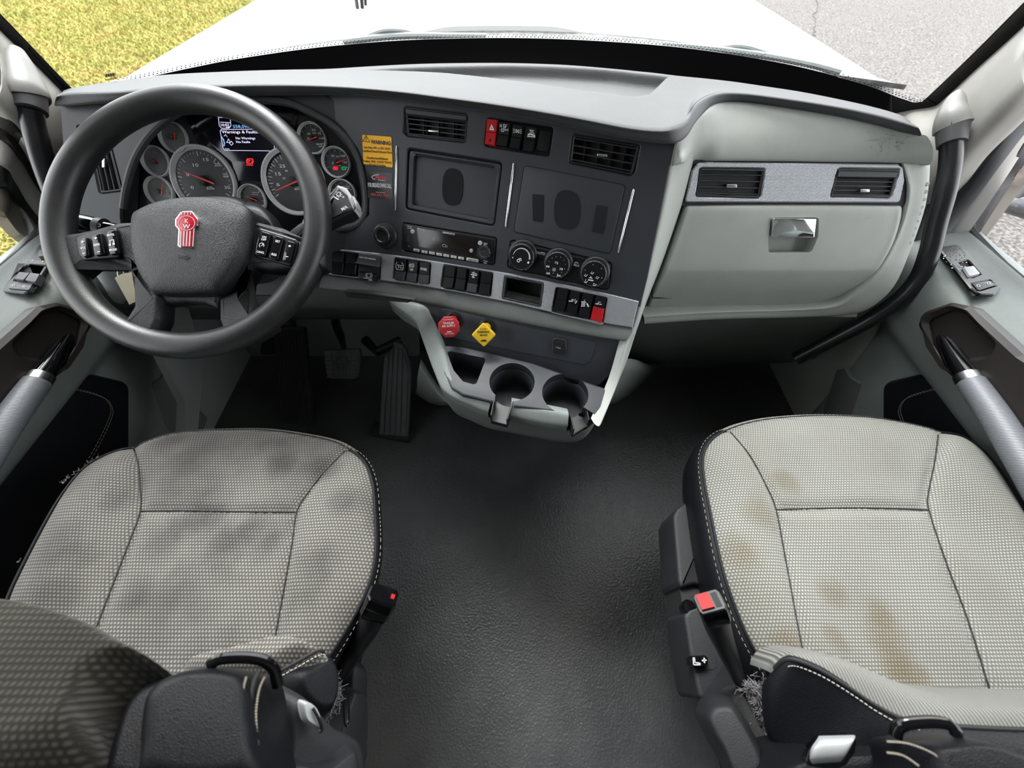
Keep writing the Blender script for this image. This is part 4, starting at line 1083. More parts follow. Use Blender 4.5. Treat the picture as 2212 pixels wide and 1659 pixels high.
stk(g, FI, arc((540, 348), 5.4, 0, 360, 16), 1.2, .002); tx(g, FI, 'P', 538, 351, 542, 351, 6, .002); tx(g, FI, 'PARK', 533, 358, 548, 358, 3.2, .002); g.obj('park_light', 'lamp_red', CL, label='lit red park brake warning light')
# gauges
def gauge(c, r, nm, dial, marks, needle, nl, lbl, tick, big=False, light=False):  # light: dial with glare painted into its colour
    a, b = FI.L(*c); R = abs(FI.L(c[0]+r, c[1])[0]-FI.L(c[0]-r, c[1])[0])/2
    gg = G().lathe(FI, a, b, [(R*.86, .001), (R*.86, .0016)], 40).obj(nm, dial, CL, label=lbl)
    bz = G(); bz.loft([[FI.w(p[0], p[1], h) for p in circ(a, b, rr, 44)] for rr, h in ((R, 0), (R*1.0, .006), (R*.975, .0085), (R*.94, .0085), (R*.92, .006), (R*.86, .0016))], cap0=False, cap1=False)
    bz.obj('bezel', 'silver_ring', gg)
    def pp(ang, q): return (a+R*q*cos(rad(ang)), b+R*q*sin(rad(ang)))
    g = G(); a0, a1, n, mj = tick
    for k in range(n+1):
        an = a0+(a1-a0)*k/n; L = .12 if k % mj == 0 else .06
        g.stroke(FI, [pp(an, .80-L), pp(an, .80)], .0011 if k % mj == 0 and big else .0006, .0018, .0002)
    for s_, u0, v0, u1, v1, hp in marks: tx(g, FI, s_, u0, v0, u1, v1, hp, .0018)
    g.obj('markings', 'print_white' if not light else 'print_grey', gg, sm=0)
    ndl = G(); p, q = FI.L(*needle[0], .010), FI.L(*needle[1], .010)
    d = (V(q)-V(p)).normalized(); nn = V((-d.y, d.x)); w0 = .0016 if big else .0009
    ring = [V(p)+nn*w0, V(p)-nn*w0, V(q)-nn*w0*.4, V(q)+nn*w0*.4]
    ndl.ext(FI, ring, .0100, .0112); ndl.obj('needle', 'needle_red', gg)
    G().lathe(FI, a+ (nl[0] if nl else 0), b+(nl[1] if nl else 0), [(R*.15, .0016), (R*.15, .008), (R*.12, .0095), (R*.04, .01)], 20).obj('hub', 'black_matte' if not light else 'tube_grey', gg)
    return gg
gauge((443, 391), 69, 'tachometer', 'dial_face', [('0', 413, 408, 420, 408, 6.5), ('5', 403, 380, 410, 380, 7), ('10', 418, 360, 430, 360, 7), ('15', 440, 348, 452, 348, 7), ('20', 464, 359, 477, 359, 7), ('25', 482, 382, 494, 382, 7), ('30', 486, 408, 498, 408, 7), ('x100', 448, 405, 459, 405, 3), ('RPM', 448, 410, 464, 410, 5)],
      [(463, 397), (398, 371)], None, 'large tachometer dial reading to 30', (212, -32, 30, 5), True)
gauge((636, 393), 67.5, 'speedometer', 'dial_face', [('5', 598, 402, 605, 402, 6), ('15', 596, 379, 608, 379, 7), ('25', 604, 362, 617, 362, 7), ('35', 622, 351, 634, 351, 7), ('45', 642, 351, 654, 351, 7), ('20', 611, 387, 617, 387, 4), ('40', 616, 371, 622, 371, 4), ('60', 632, 364, 638, 364, 4), ('km/h', 637, 405, 650, 405, 3), ('MPH', 637, 411, 652, 411, 5)],
      [(668, 380), (596, 412)], None, 'large speedometer dial', (212, -32, 34, 2), True)
gauge((378, 297), 30.5, 'small_gauge', 'dial_glare', [('12', 370, 288, 377, 288, 4), ('15', 383, 288, 390, 288, 4), ('9', 365, 299, 368, 299, 4), ('18', 394, 297, 402, 297, 4), ('VOLT', 388, 312, 402, 312, 3.2)], [(378, 303), (378, 285)], None, 'volt gauge with a pale glare painted into its dial', (200, -20, 8, 2), light=True)
gauge((340, 349), 30.5, 'small_gauge', 'dial_glare', [('40', 334, 332, 340, 332, 3.6), ('60', 345, 334, 352, 334, 3.6), ('80', 355, 343, 361, 343, 3.6), ('100', 357, 352, 366, 352, 3.6), ('OIL', 356, 363, 364, 363, 3.2)], [(347, 352), (335, 343)], None, 'oil gauge, the leftmost of the dials', (200, -20, 8, 2), light=True)
gauge((348, 414), 30.5, 'small_gauge', 'dial_glare', [('150', 338, 404, 347, 404, 3.6), ('200', 354, 404, 364, 404, 3.6), ('250', 364, 418, 372, 418, 3.6), ('TEMP', 352, 430, 364, 430, 3.2)], [(350, 420), (351, 398)], None, 'lowest left dial half hidden by the wheel hub', (200, -20, 8, 2), light=True)
gauge((676, 299), 30.5, 'small_gauge', 'dial_face', [('50', 674, 283, 682, 283, 4.4), ('PSI', 676, 289, 683, 289, 3), ('75', 687, 291, 694, 291, 4.2), ('25', 664, 291, 671, 291, 4.2), ('0', 665, 301, 669, 301, 4.2), ('100', 690, 301, 701, 301, 4.2), ('BRAKE', 684, 313, 697, 313, 3.2), ('APP', 688, 318, 697, 318, 3.2)], [(684, 296), (663, 304)], None, 'brake application gauge at the upper right', (205, -25, 8, 2))
gauge((728, 351), 30.5, 'small_gauge', 'dial_face', [('50', 716, 339, 723, 339, 4.4), ('PSI', 727, 340, 733, 340, 3), ('100', 735, 339, 746, 339, 4.4), ('0', 718, 354, 722, 354, 4.4), ('150', 740, 353, 750, 353, 4.4), ('AIR', 730, 359, 737, 359, 2.6)], [(727, 352), (751, 343)], None, 'air pressure gauge beside the yellow sticker', (205, -25, 8, 2))
gauge((741, 419), 29.5, 'small_gauge', 'dial_face', [('EXHAUST', 738, 404, 756, 404, 2.4), ('TEMP', 744, 408, 756, 408, 2.4)], [(735, 404), (729, 398)], None, 'exhaust gauge behind the shift stalk', (190, -10, 6, 1))
gauge((547, 430), 29.5, 'small_gauge', 'dial_face', [('USE ULTRA LOW', 545, 417, 561, 417, 2), ('FUEL ONLY', 545, 421, 559, 421, 2), ('FUEL', 560, 446, 571, 446, 3.2)], [(556, 434), (532, 424)], None, 'fuel gauge between the two large dials', (190, -10, 8, 2))
for c, col_, s_ in (((725, 363.5), 'lamp_red', '1'), ((743, 363.5), 'lamp_green', '2')):
    g = G(); stk(g, FI, arc(c, 3.4, 0, 360, 12), .9, .0018); stk(g, FI, arc(c, 5, 130, 230, 5), .8, .0018); stk(g, FI, arc(c, 5, -50, 50, 5), .8, .0018); tx(g, FI, s_, c[0]-1, c[1]+2, c[0]+1.4, c[1]+2, 4, .0018); g.obj('indicator', col_, CL)

# ---------- air vents
def vent(nm_lab, fr, q, nh, nv, slat_h, knob, lid=0, deep=.020, vert=False, mat='black_plastic'):
    cx = sum(p[0] for p in q)/len(q); cy = sum(p[1] for p in q)/len(q)
    T = thing('air_vent', nm_lab, 'air vent', fr.P(cx, cy), 'air vents of the dashboard')
    raw = pl(fr, q); r_ = rp(raw, .004); rin = rp(inset(raw, .0042), .002)
    def bil(s, t): # s across, t down in pixel quad
        a = V(q[0])*(1-s)+V(q[1])*s; b = V(q[3])*(1-s)+V(q[2])*s; p = a*(1-t)+b*t; return fr.L(p.x, p.y)
    G().plate(fr, inset(r_, .0003), [rin], -deep, -.001, .0012).obj('frame', mat, T)
    G().ext(fr, inset(r_, .001), -deep-.004, -deep).obj('back', 'black_matte', T)
    for k in range(nv):
        t = (k+1)/(nv+1); a, b = bil(t, .04), bil(t, .96); d = .0005
        G().ext(fr, [(a[0]-d, a[1]), (b[0]-d, b[1]), (b[0]+d, b[1]), (a[0]+d, a[1])], -deep+.002, -.0085).obj('vane', mat, T)
    for k in range(nh):
        t = lid+(1-lid)*(k+.6)/(nh+.2)
        a, b = bil(.035, t), bil(.965, t)
        if vert: a, b = bil(t, .03), bil(t, .97)
        a = V(a); b = V(b); d = (b-a).normalized(); nn = V((-d.y, d.x))
        th = .0007
        rg = []
        for h, o in ((-.011, .0022), (-.0025, 0)):
            rg.append([fr.w(*(a+nn*(o-th)), h), fr.w(*(b+nn*(o-th)), h), fr.w(*(b+nn*(o+th)), h), fr.w(*(a+nn*(o+th)), h)])
        G().loft(rg).obj('slat', 'panel_mid', T)
    if lid:
        rows = []
        for t, h in ((0.02, -.004), (lid*.35, .001), (lid*.8, .001), (lid*1.0, -.004)):
            rows.append([fr.w(*bil(s, t), h) for s in (.02, .3, .7, .98)])
        G().grid(rows, fr.n*-.002).obj('hood_slat', 'panel_mid', T)
    k = knob
    kp = rp(pl(fr, [(k[0]-k[2], k[1]-k[3]), (k[0]+k[2], k[1]-k[3]+k[4]), (k[0]+k[2], k[1]+k[3]+k[4]), (k[0]-k[2], k[1]+k[3])], .002), .0015)
    G().ext(fr, kp, -.006, .002, .0008).obj('tab', 'chrome_dull' if not k[5] else 'panel_dark', T)
    return T
vent('upper left air vent of the centre stack, above the recessed tray', FC, [(873, 229), (1011, 245), (1007, 309), (879, 294)], 4, 3, 0, (936, 282, 11, 2.6, 1.5, 0), lid=.30)
vent('air vent at the upper right corner of the centre stack', FC, [(1236, 288), (1384, 312), (1366, 380), (1229, 352)], 4, 4, 0, (1301, 334, 11, 3.2, 2, 0))
vent('left air vent in the silver strip above the glovebox', FGs, [(1512, 362), (1653, 364), (1641, 429), (1503, 425)], 4, 4, 0, (1581, 402, 11, 4, 0, 0), lid=.10)
vent('right air vent in the silver strip, its wet top slat tilted out', FGs, [(1811, 363), (1944, 365), (1925, 428), (1794, 426)], 4, 3, 0, (1869, 412, 10, 3.4, 0, 0), lid=.36)
vent('narrow upright air vent left of the gauges', FD, [(196, 322), (238, 312), (264, 412), (216, 418)], 4, 2, 0, (223, 352, 3.5, 10, 0, 0), vert=True)
# ---------- rocker switches
def rocker(fr, q, lab, sym=None, mat='switch_black', split=.52, lower=None, h=.004, grp='rocker switches', nm='rocker_switch'):
    "q: four pixel corners, top-left first; two-facet rocker"
    c = V((sum(p[0] for p in q)/4, sum(p[1] for p in q)/4))
    T = thing(nm, lab, 'switch', fr.P(c.x, c.y), grp)
    Q = [V(fr.L(u, v, h)) for u, v in q]
    def bl(s, t): a = Q[0]*(1-s)+Q[1]*s; b = Q[3]*(1-s)+Q[2]*s; return a*(1-t)+b*t
    def seg(t0, t1, h0, hm0, hm1, m_, name):
        rows = []
        for t, hh in ((t0, h0), (t0+.02, hm0), ((t0+t1)/2, (hm0+hm1)/2+.0002), (t1-.02, hm1), (t1, hm1-.0012)):
            rows.append([fr.w(*bl(s, t), hh-(.0018 if s in (0, 1) else 0)-(.003 if s in (0, 1) else 0)*0) for s in (0, .06, .5, .94, 1)])
        g = G(); g.grid(rows, fr.n*-.012); return g.obj(name, m_, T, sm=40)
    seg(0, split, -.002, h, h-.0012, mat, 'upper_face')
    seg(split, 1, h-.002, h-.0006, h+.0016, lower or mat, 'lower_face')
    if sym:
        g = G(); sym(g, fr, h+.0001); g.obj('symbol', 'print_white', T, sm=0)
    return T
HH = .0043
# top bank
def s_haz(g, f, h): stk(g, f, [(1058, 280), (1062, 270), (1067, 281)], 1.3, h, True); stk(g, f, [(1060, 279), (1062.3, 273.5), (1065, 279.5)], .9, h, True)
def s_head(g, f, h):
    stk(g, f, arc((1088, 272), 4, -90, 90, 8, 3.4), 1, h, True)
    for k in range(3): stk(g, f, [(1084-0, 270+2*k), (1080, 269.5+2*k)], .8, h)
    stk(g, f, [(1095, 269), (1090, 280)], .9, h); stk(g, f, arc((1086, 281), 2.6, 0, 360, 10), .9, h)
    for k in range(6): a = k*60; stk(g, f, [(1086+3.6*cos(rad(a)), 281-3.6*sin(rad(a))), (1086+5*cos(rad(a)), 281-5*sin(rad(a)))], .8, h)
    tx(g, f, 'P', 1092, 284, 1094, 284, 5, h); stk(g, f, [(1095, 281), (1098, 283)], .7, h); stk(g, f, [(1095, 280), (1098, 279)], .7, h)
def s_park(g, f, h):
    for sx, c in ((-1, (1114.5, 283)), (1, (1121, 284))):
        stk(g, f, arc(c, 2.6, 90, 270, 6, 3.4) if sx > 0 else arc(c, 2.6, -90, 90, 6, 3.4), 1, h, True)
        for k in (-1, 0, 1): stk(g, f, [(c[0]+sx*2.5, c[1]+k*3), (c[0]+sx*6, c[1]+k*4.2)], .8, h)
def s_dome(g, f, h):
    stk(g, f, [(1144, 281), (1153, 282)], .9, h); stk(g, f, arc((1148.5, 282), 3, 180, 360, 6), .9, h)
    for k in (-2, -1, 0, 1, 2): stk(g, f, [(1148.5+k*2, 286.5), (1148.5+k*3, 289)], .7, h)
    stk(g, f, [(1141, 291), (1146, 290), (1155, 293)], 2.2, h); stk(g, f, [(1140, 294.5), (1156, 296)], 1.6, h)
bank = thing('switch_panel', 'black housing of the switch bank at the top of the centre stack', 'switch panel', FC.P(1120, 295))
G().ext(FC, inset(rp(pl(FC, SWh), .005), .0004), -.02, -.007, .001).obj('housing', 'switch_black', bank)
G().ext(FC, inset(rp(pl(FC, [(1163, 276), (1193, 281), (1184, 330), (1155, 325)]), .004), .001), -.007, -.003, .001).obj('blank_cover', 'switch_black', bank)
rocker(FC, [(1051, 256), (1075, 258), (1069, 315), (1047, 311)], 'glossy red hazard switch at the left end of the top bank', s_haz, 'red_plastic', .5)
g = G(); a_ = FC.L(1058, 303, .006); g.lathe(FC, a_[0], a_[1], [(.0023, .0045), (.0023, .0056)], 12); g.obj('indicator_lens', 'bezel_brown', [o for o in COL.objects if o.name.startswith('rocker_switch')][-1])
rocker(FC, [(1078, 263), (1103, 266), (1095, 318), (1071, 313)], 'black headlight switch next to the red hazard switch', s_head)
rocker(FC, [(1107, 268), (1130, 272), (1122, 323), (1100, 319)], 'black marker light switch, third in the top bank', s_park)
rocker(FC, [(1135, 273), (1160, 277), (1150, 329), (1128, 324)], 'black dome light switch, fourth in the top bank', s_dome)
# band switches
def blank(q, lab): rocker(FB, q, lab, None, split=.5)
blank([(717, 542), (742, 545), (741, 592), (715, 588)], 'blank black rocker, leftmost on the silver band')
blank([(746, 545), (770, 548), (768, 594), (743, 591)], 'blank black rocker left of the flip guard switch')
# guarded switch
T = thing('rocker_switch', 'guarded black switch with a flip cover marked NOT FOR PARKING', 'switch', FB.P(795, 575), 'rocker switches')
rows = [[FB.P(u, v, h) for u, v in p] for p, h in (([(776, 547), (818, 552)], .000), ([(774, 552), (820, 557)], .009), ([(770, 564), (820, 571)], .011), ([(766, 568), (818, 577)], .013), ([(772, 572), (816, 579)], .004))]
gc = G().grid(rows, FB.n*-.004).obj('flip_guard', 'panel_mid', T, sm=30)
G().ext(FB, rp(pl(FB, [(775, 570), (820, 576), (818, 606), (812, 608), (773, 602)], .002), .002), -.012, .002, .001).obj('guard_base', 'black_plastic', T)
G().pillow(FB, rp(pl(FB, [(774, 586), (815, 592), (812, 607), (773, 602)], .006), .002), .001, .006, .15).obj('lower_face', 'switch_black', T)
g = G(); tx(g, FB, 'NOT FOR PARKING', 777, 557, 812, 562, 3.4, .0105); g.obj('lettering', 'print_white', gc, sm=0)
g = G(); stk(g, FB, arc((797, 595), 4.4, 0, 360, 14), 1.1, .0062); stk(g, FB, arc((797, 595), 7, -55, 55, 6), .9, .0062); stk(g, FB, arc((797, 595), 7, 125, 235, 6), .9, .0062); stk(g, FB, [(785, 600), (803, 603)], .9, .0062); stk(g, FB, arc((798, 605), 1.4, 0, 360, 6), .7, .0062); stk(g, FB, arc((802, 605.5), 1.4, 0, 360, 6), .7, .0062); g.obj('symbol', 'print_white', T, sm=0)
def s_tc(g, f, h):
    tx(g, f, 'TC', 858.5, 578.5, 869, 580, 7, h, .015)
    stk(g, f, [(858, 566), (855.5, 571), (855.5, 578), (858, 583)], 1.2, h); stk(g, f, [(868, 567), (871.5, 572), (871.5, 579), (869, 584)], 1.2, h); stk(g, f, [(858, 583), (860, 581), (863, 583.5), (866, 582), (869, 584)], .9, h)
def s_abs(g, f, h):
    c = (889.5, 573.5); stk(g, f, arc(c, 3.3, 0, 360, 12), 1, h); stk(g, f, arc(c, 5.4, -60, 60, 6), .9, h); stk(g, f, arc(c, 5.4, 120, 240, 6), .9, h); stk(g, f, [(887, 571), (892, 576)], 1, h); tx(g, f, 'OFF', 885.5, 584.5, 893, 585.5, 5, h)
def s_spare(g, f, h): tx(g, f, 'SPARE', 908.5, 583, 922, 585, 5.5, h, .015)
rocker(FB, [(855, 558), (877, 561), (874, 607), (851, 603)], 'black traction control switch marked TC', s_tc, 'switch_black', .58, 'panel_dark')
rocker(FB, [(881, 561), (903, 565), (899, 610), (877, 607)], 'black brake symbol switch marked OFF', s_abs, 'switch_black', .58, 'panel_dark')
rocker(FB, [(906, 565), (928, 568), (924, 614), (902, 611)], 'black switch lettered SPARE', s_spare, 'switch_black', .58, 'panel_dark')
blank([(961, 574), (984, 577), (978, 623), (955, 619)], 'blank black rocker, left of four below the radio')
blank([(987, 578), (1009, 581), (1003, 627), (981, 623)], 'blank black rocker, second of four below the radio')
def s_regen(g, f, h):
    stk(g, f, [(1020, 589), (1026, 590)], 1.6, h); stk(g, f, [(1018, 593), (1029, 594.5)], 2.2, h); stk(g, f, [(1020, 598), (1025, 599)], 1.6, h); stk(g, f, arc((1028, 593), 2.4, -120, 120, 6), 1, h); stk(g, f, arc((1022, 598), 1.6, 0, 360, 8), .9, h)
    for k in range(3): stk(g, f, [(1023.5, 586.5+k*5.2), (1023, 590+k*5.2)], 1, h)
rocker(FB, [(1013, 582), (1035, 586), (1029, 633), (1007, 629)], 'black engine regeneration switch between blank rockers', s_regen, 'switch_black', .6, 'panel_dark')
blank([(1039, 587), (1062, 590), (1056, 637), (1033, 633)], 'blank black rocker, right of four below the radio')
def s_t1(g, f, h): stk(g, f, [(1229, 650), (1236, 651), (1236, 647), (1239, 648)], 2, h); stk(g, f, [(1241, 652), (1243, 646)], 1, h); stk(g, f, [(1243, 655), (1246, 650)], 2, h)
def s_t2(g, f, h):
    for k in range(3): stk(g, f, [(1257.5+k*3, 652), (1256.5+k*3, 662)], 1.6, h)
    stk(g, f, [(1256, 651), (1266, 653)], 1.2, h); stk(g, f, [(1268, 656), (1271, 662)], 3, h); stk(g, f, [(1263, 648), (1262, 652)], 1, h)
def s_t3(g, f, h): stk(g, f, [(1287, 656), (1292, 657), (1292.5, 654)], 2, h); stk(g, f, [(1295, 657), (1299, 657.6)], 1.8, h); stk(g, f, [(1293, 652), (1298, 653)], 1, h)
blank([(1205, 622), (1229, 625), (1219, 675), (1196, 669)], 'blank black rocker at the left of the last bank')
rocker(FB, [(1232, 627), (1255, 631), (1245, 682), (1222, 676)], 'black fifth wheel truck symbol switch', s_t1)
rocker(FB, [(1259, 632), (1283, 637), (1272, 689), (1248, 683)], 'black axle lock symbol switch', s_t2)
rocker(FB, [(1287, 638), (1310, 643), (1300, 698), (1275, 690)], 'half red half black switch at the right end of the silver band', s_t3, 'switch_black', .44, 'red_plastic')

# ---------- stickers
WSN = thing('warning_sticker', 'yellow WARNING sticker with black print left of the centre stack', 'sticker', FC.P(815, 326, .0002))
wq = [(781, 289), (847, 294), (850, 364), (784, 356)]
G().ext(FC, rp(pl(FC, wq), .004), 0, .0003).obj('border', 'print_black', WSN)
G().ext(FC, inset(rp(pl(FC, wq), .004), .0013), .0003, .0005).obj('field', 'sticker_yellow', WSN)
g = G()
tx(g, FC, 'WARNING:', 801, 310, 846, 314, 8, .0006, .03)
stk(g, FC, [(783.5, 305), (791, 292), (799, 307)], 1, .0006, True); stk(g, FC, [(791, 296), (791.3, 301)], 1.2, .0006); stk(g, FC, [(791.2, 303), (791.3, 304)], 1.2, .0006)
for s_, u0, v0, u1, v1 in (('Use Only API or ISO 22241', 786, 320, 843, 324), ('Certified Diesel Exhaust Fluid.', 783, 327.5, 847, 332), ('Unauthorized/Diluted', 792, 342.5, 838, 346), ('Product, WILL CAUSE TRUCK', 784, 349.5, 847, 354), ('TO SHUT DOWN.', 798, 358, 834, 361)):
    tx(g, FC, s_, u0, v0, u1, v1, 4.6, .0006, .01)
g.obj('lettering', 'print_black', WSN, sm=0)
BS = thing('breakdown_sticker', 'black sticker with red logo and phone number below the yellow one', 'sticker', FC.P(820, 400, .0002))
G().ext(FC, rp(pl(FC, [(793, 371), (847, 374), (849, 431), (795, 427)]), .001), 0, .0004).obj('field', 'sticker_black', BS)
g = G(); tx(g, FC, 'MHC', 811.5, 386, 836, 388.5, 6.5, .0005, .005); tx(g, FC, '855.642.7467', 802, 422, 842, 425.5, 5, .0005); g.obj('red_print', 'print_red', BS, sm=0)
g = G(); stk(g, FC, [(818, 377.5), (808, 378.5), (803, 382), (806, 386), (810, 387.5)], 1.3, .0005); tx(g, FC, 'FOR BREAKDOWNS CALL', 795.5, 403.5, 846, 406.5, 9, .0005, .02); tx(g, FC, 'Truck Service', 817, 389.5, 832, 391, 2.4, .0005); stk(g, FC, [(812, 415), (832, 416.5)], .6, .0005); g.obj('white_print', 'print_white', BS, sm=0)
# ---------- round knob panel
T = thing('dimmer_knob', 'black round push knob on its own plate beside the radio', 'knob', FC.P(830, 500))
kq = rp(pl(FC, KNBh), .006)
G().ext(FC, inset(kq, .0003), -.01, -.001, .001).obj('plate', 'black_plastic', T)
a, b = FC.L(829, 509, .008); R = abs(FC.L(854, 509, .008)[0]-FC.L(804, 509, .008)[0])/2
G().lathe(FC, a, b, [(R, -.001), (R, .003), (R*.93, .006), (R*.72, .008), (R*.68, .016), (R*.62, .018), (R*.48, .0185), (R*.42, .017), (R*.3, .0165), (.0005, .0165)], 36).obj('knob', 'black_plastic', T, sm=25)
g = G(); stk(g, FC, [(822, 476.5), (833, 477), (834, 473.5), (831, 471.5), (829, 471.5)], 1.2, -.001); stk(g, FC, [(829, 469), (826, 471.3), (829, 473.5)], 1.1, -.001); g.obj('symbol', 'print_white', T, sm=0)
# ---------- radio
T = thing('radio', 'black single-slot radio with round white buttons and silver keys', 'radio', FC.P(970, 525))
rq = rp(pl(FC, RADh), .004)
G().ext(FC, inset(rq, .0012), -.02, .001, .001).obj('body', 'black_plastic', T)
G().ext(FC, rp(pl(FC, [(874, 486), (1066, 517), (1063, 567), (872, 537)], .001), .002), .001, .003, .001).obj('face', 'switch_black', T)
dsp = G().ext(FC, rp(pl(FC, [(900, 491), (1032, 512), (1026, 552), (1020, 555), (903, 533)], .003), .003), .003, .0034, .0003).obj('display', 'radio_lcd', T)
g = G(); tx(g, FC, 'X', 934, 520, 940, 521, 6.5, .0036, -.005); tx(g, FC, 'Ch', 955, 533, 966, 535, 6.5, .0036, -.005); g.obj('segment_text', 'lcd_dim', dsp, sm=0)
g = G(); tx(g, FC, 'KENWORTH', 956, 503.5, 982, 508, 4, .0034, .01); tx(g, FC, 'Bluetooth', 903, 495, 917, 497.5, 3, .0034, .01); tx(g, FC, 'Phone', 880, 489.5, 890, 491, 2.2, .0032); tx(g, FC, 'Audio', 880, 493, 890, 494.5, 2.2, .0032); tx(g, FC, 'AUDIO', 1044, 526, 1053, 527.5, 2.2, .0032); tx(g, FC, 'MENU', 1045, 529.5, 1051, 530.5, 2.2, .0032)
tx(g, FC, 'PUSH', 1044, 564, 1054, 566, 2.2, .0032); tx(g, FC, 'SEL', 1045, 568.5, 1052, 570, 2.0, .0032); g.obj('lettering', 'print_white', T, sm=0)
G().ext(FC, rp(pl(FC, [(880, 506), (888, 507), (887, 521), (879, 520)], .003), .001), .003, .0036).obj('usb_port', 'black_matte', T)
a, b = FC.L(883.5, 531.5, .003); G().lathe(FC, a, b, [(.0022, .003), (.0022, .0037), (.0013, .0037), (.0012, .003)], 14).obj('audio_jack', 'tube_grey', T)
for u, v in ((891, 500), (1037, 525), (1018, 541.5)):
    a, b = FC.L(u, v, .004); R = .0041 if u != 1018 else .0036
    o = G().lathe(FC, a, b, [(R, .003), (R, .0045), (R*.85, .0052)], 22).obj('round_button', 'button_grey', T)
    g = G(); stk(g, FC, [(u-2.2, v), (u+2.2, v+.6)], 1, .0053); g.obj('symbol', 'print_grey', o, sm=0)
for i, (u, v) in enumerate([(899.5, 540.5), (917, 544), (933, 546.5), (948.7, 549.2), (964, 552), (980, 554.7), (996, 557.5)]):
    o = G().ext(FC, rp(pl(FC, [(u-6.2, v-3.8), (u+6.2, v-1.6), (u+6, v+4.2), (u-6.2, v+2)], .004), .0008), .003, .0048, .0006).obj('preset_button', 'button_grey', T)
    g = G(); tx(g, FC, ['MENU', '1', '2', '3', '4', '5', '6'][i], u-(3.5 if i == 0 else 1), v+1.6, u+(3.5 if i == 0 else 1), v+2.4, 2.6, .0048); g.obj('symbol', 'print_black', o, sm=0)
o = G().ext(FC, rp(pl(FC, [(1008, 556), (1034, 560.5), (1033, 567), (1007, 562.5)], .004), .0008), .003, .0048, .0006).obj('seek_button', 'button_grey', T)
g = G(); tx(g, FC, 'SEEK TRK', 1011, 561.8, 1030, 565, 2.6, .0048); g.obj('symbol', 'print_black', o, sm=0)
a, b = FC.L(1046, 546, .008); R = abs(FC.L(1060, 546)[0]-FC.L(1032, 546)[0])/2
kn = G()
rs = []
for r_, h in ((1, .003), (1, .011), (.9, .0125), (.62, .0125), (.55, .0115), (.01, .0115)):
    rs.append([FC.w(a+R*r_*(1+(.05 if (j % 4 < 2 and r_ > .8) else 0))*cos(2*pi*j/48), b+R*r_*(1+(.05 if (j % 4 < 2 and r_ > .8) else 0))*sin(2*pi*j/48), h) for j in range(48)])
kn.loft(rs).obj('volume_knob', 'black_plastic', T, sm=20)
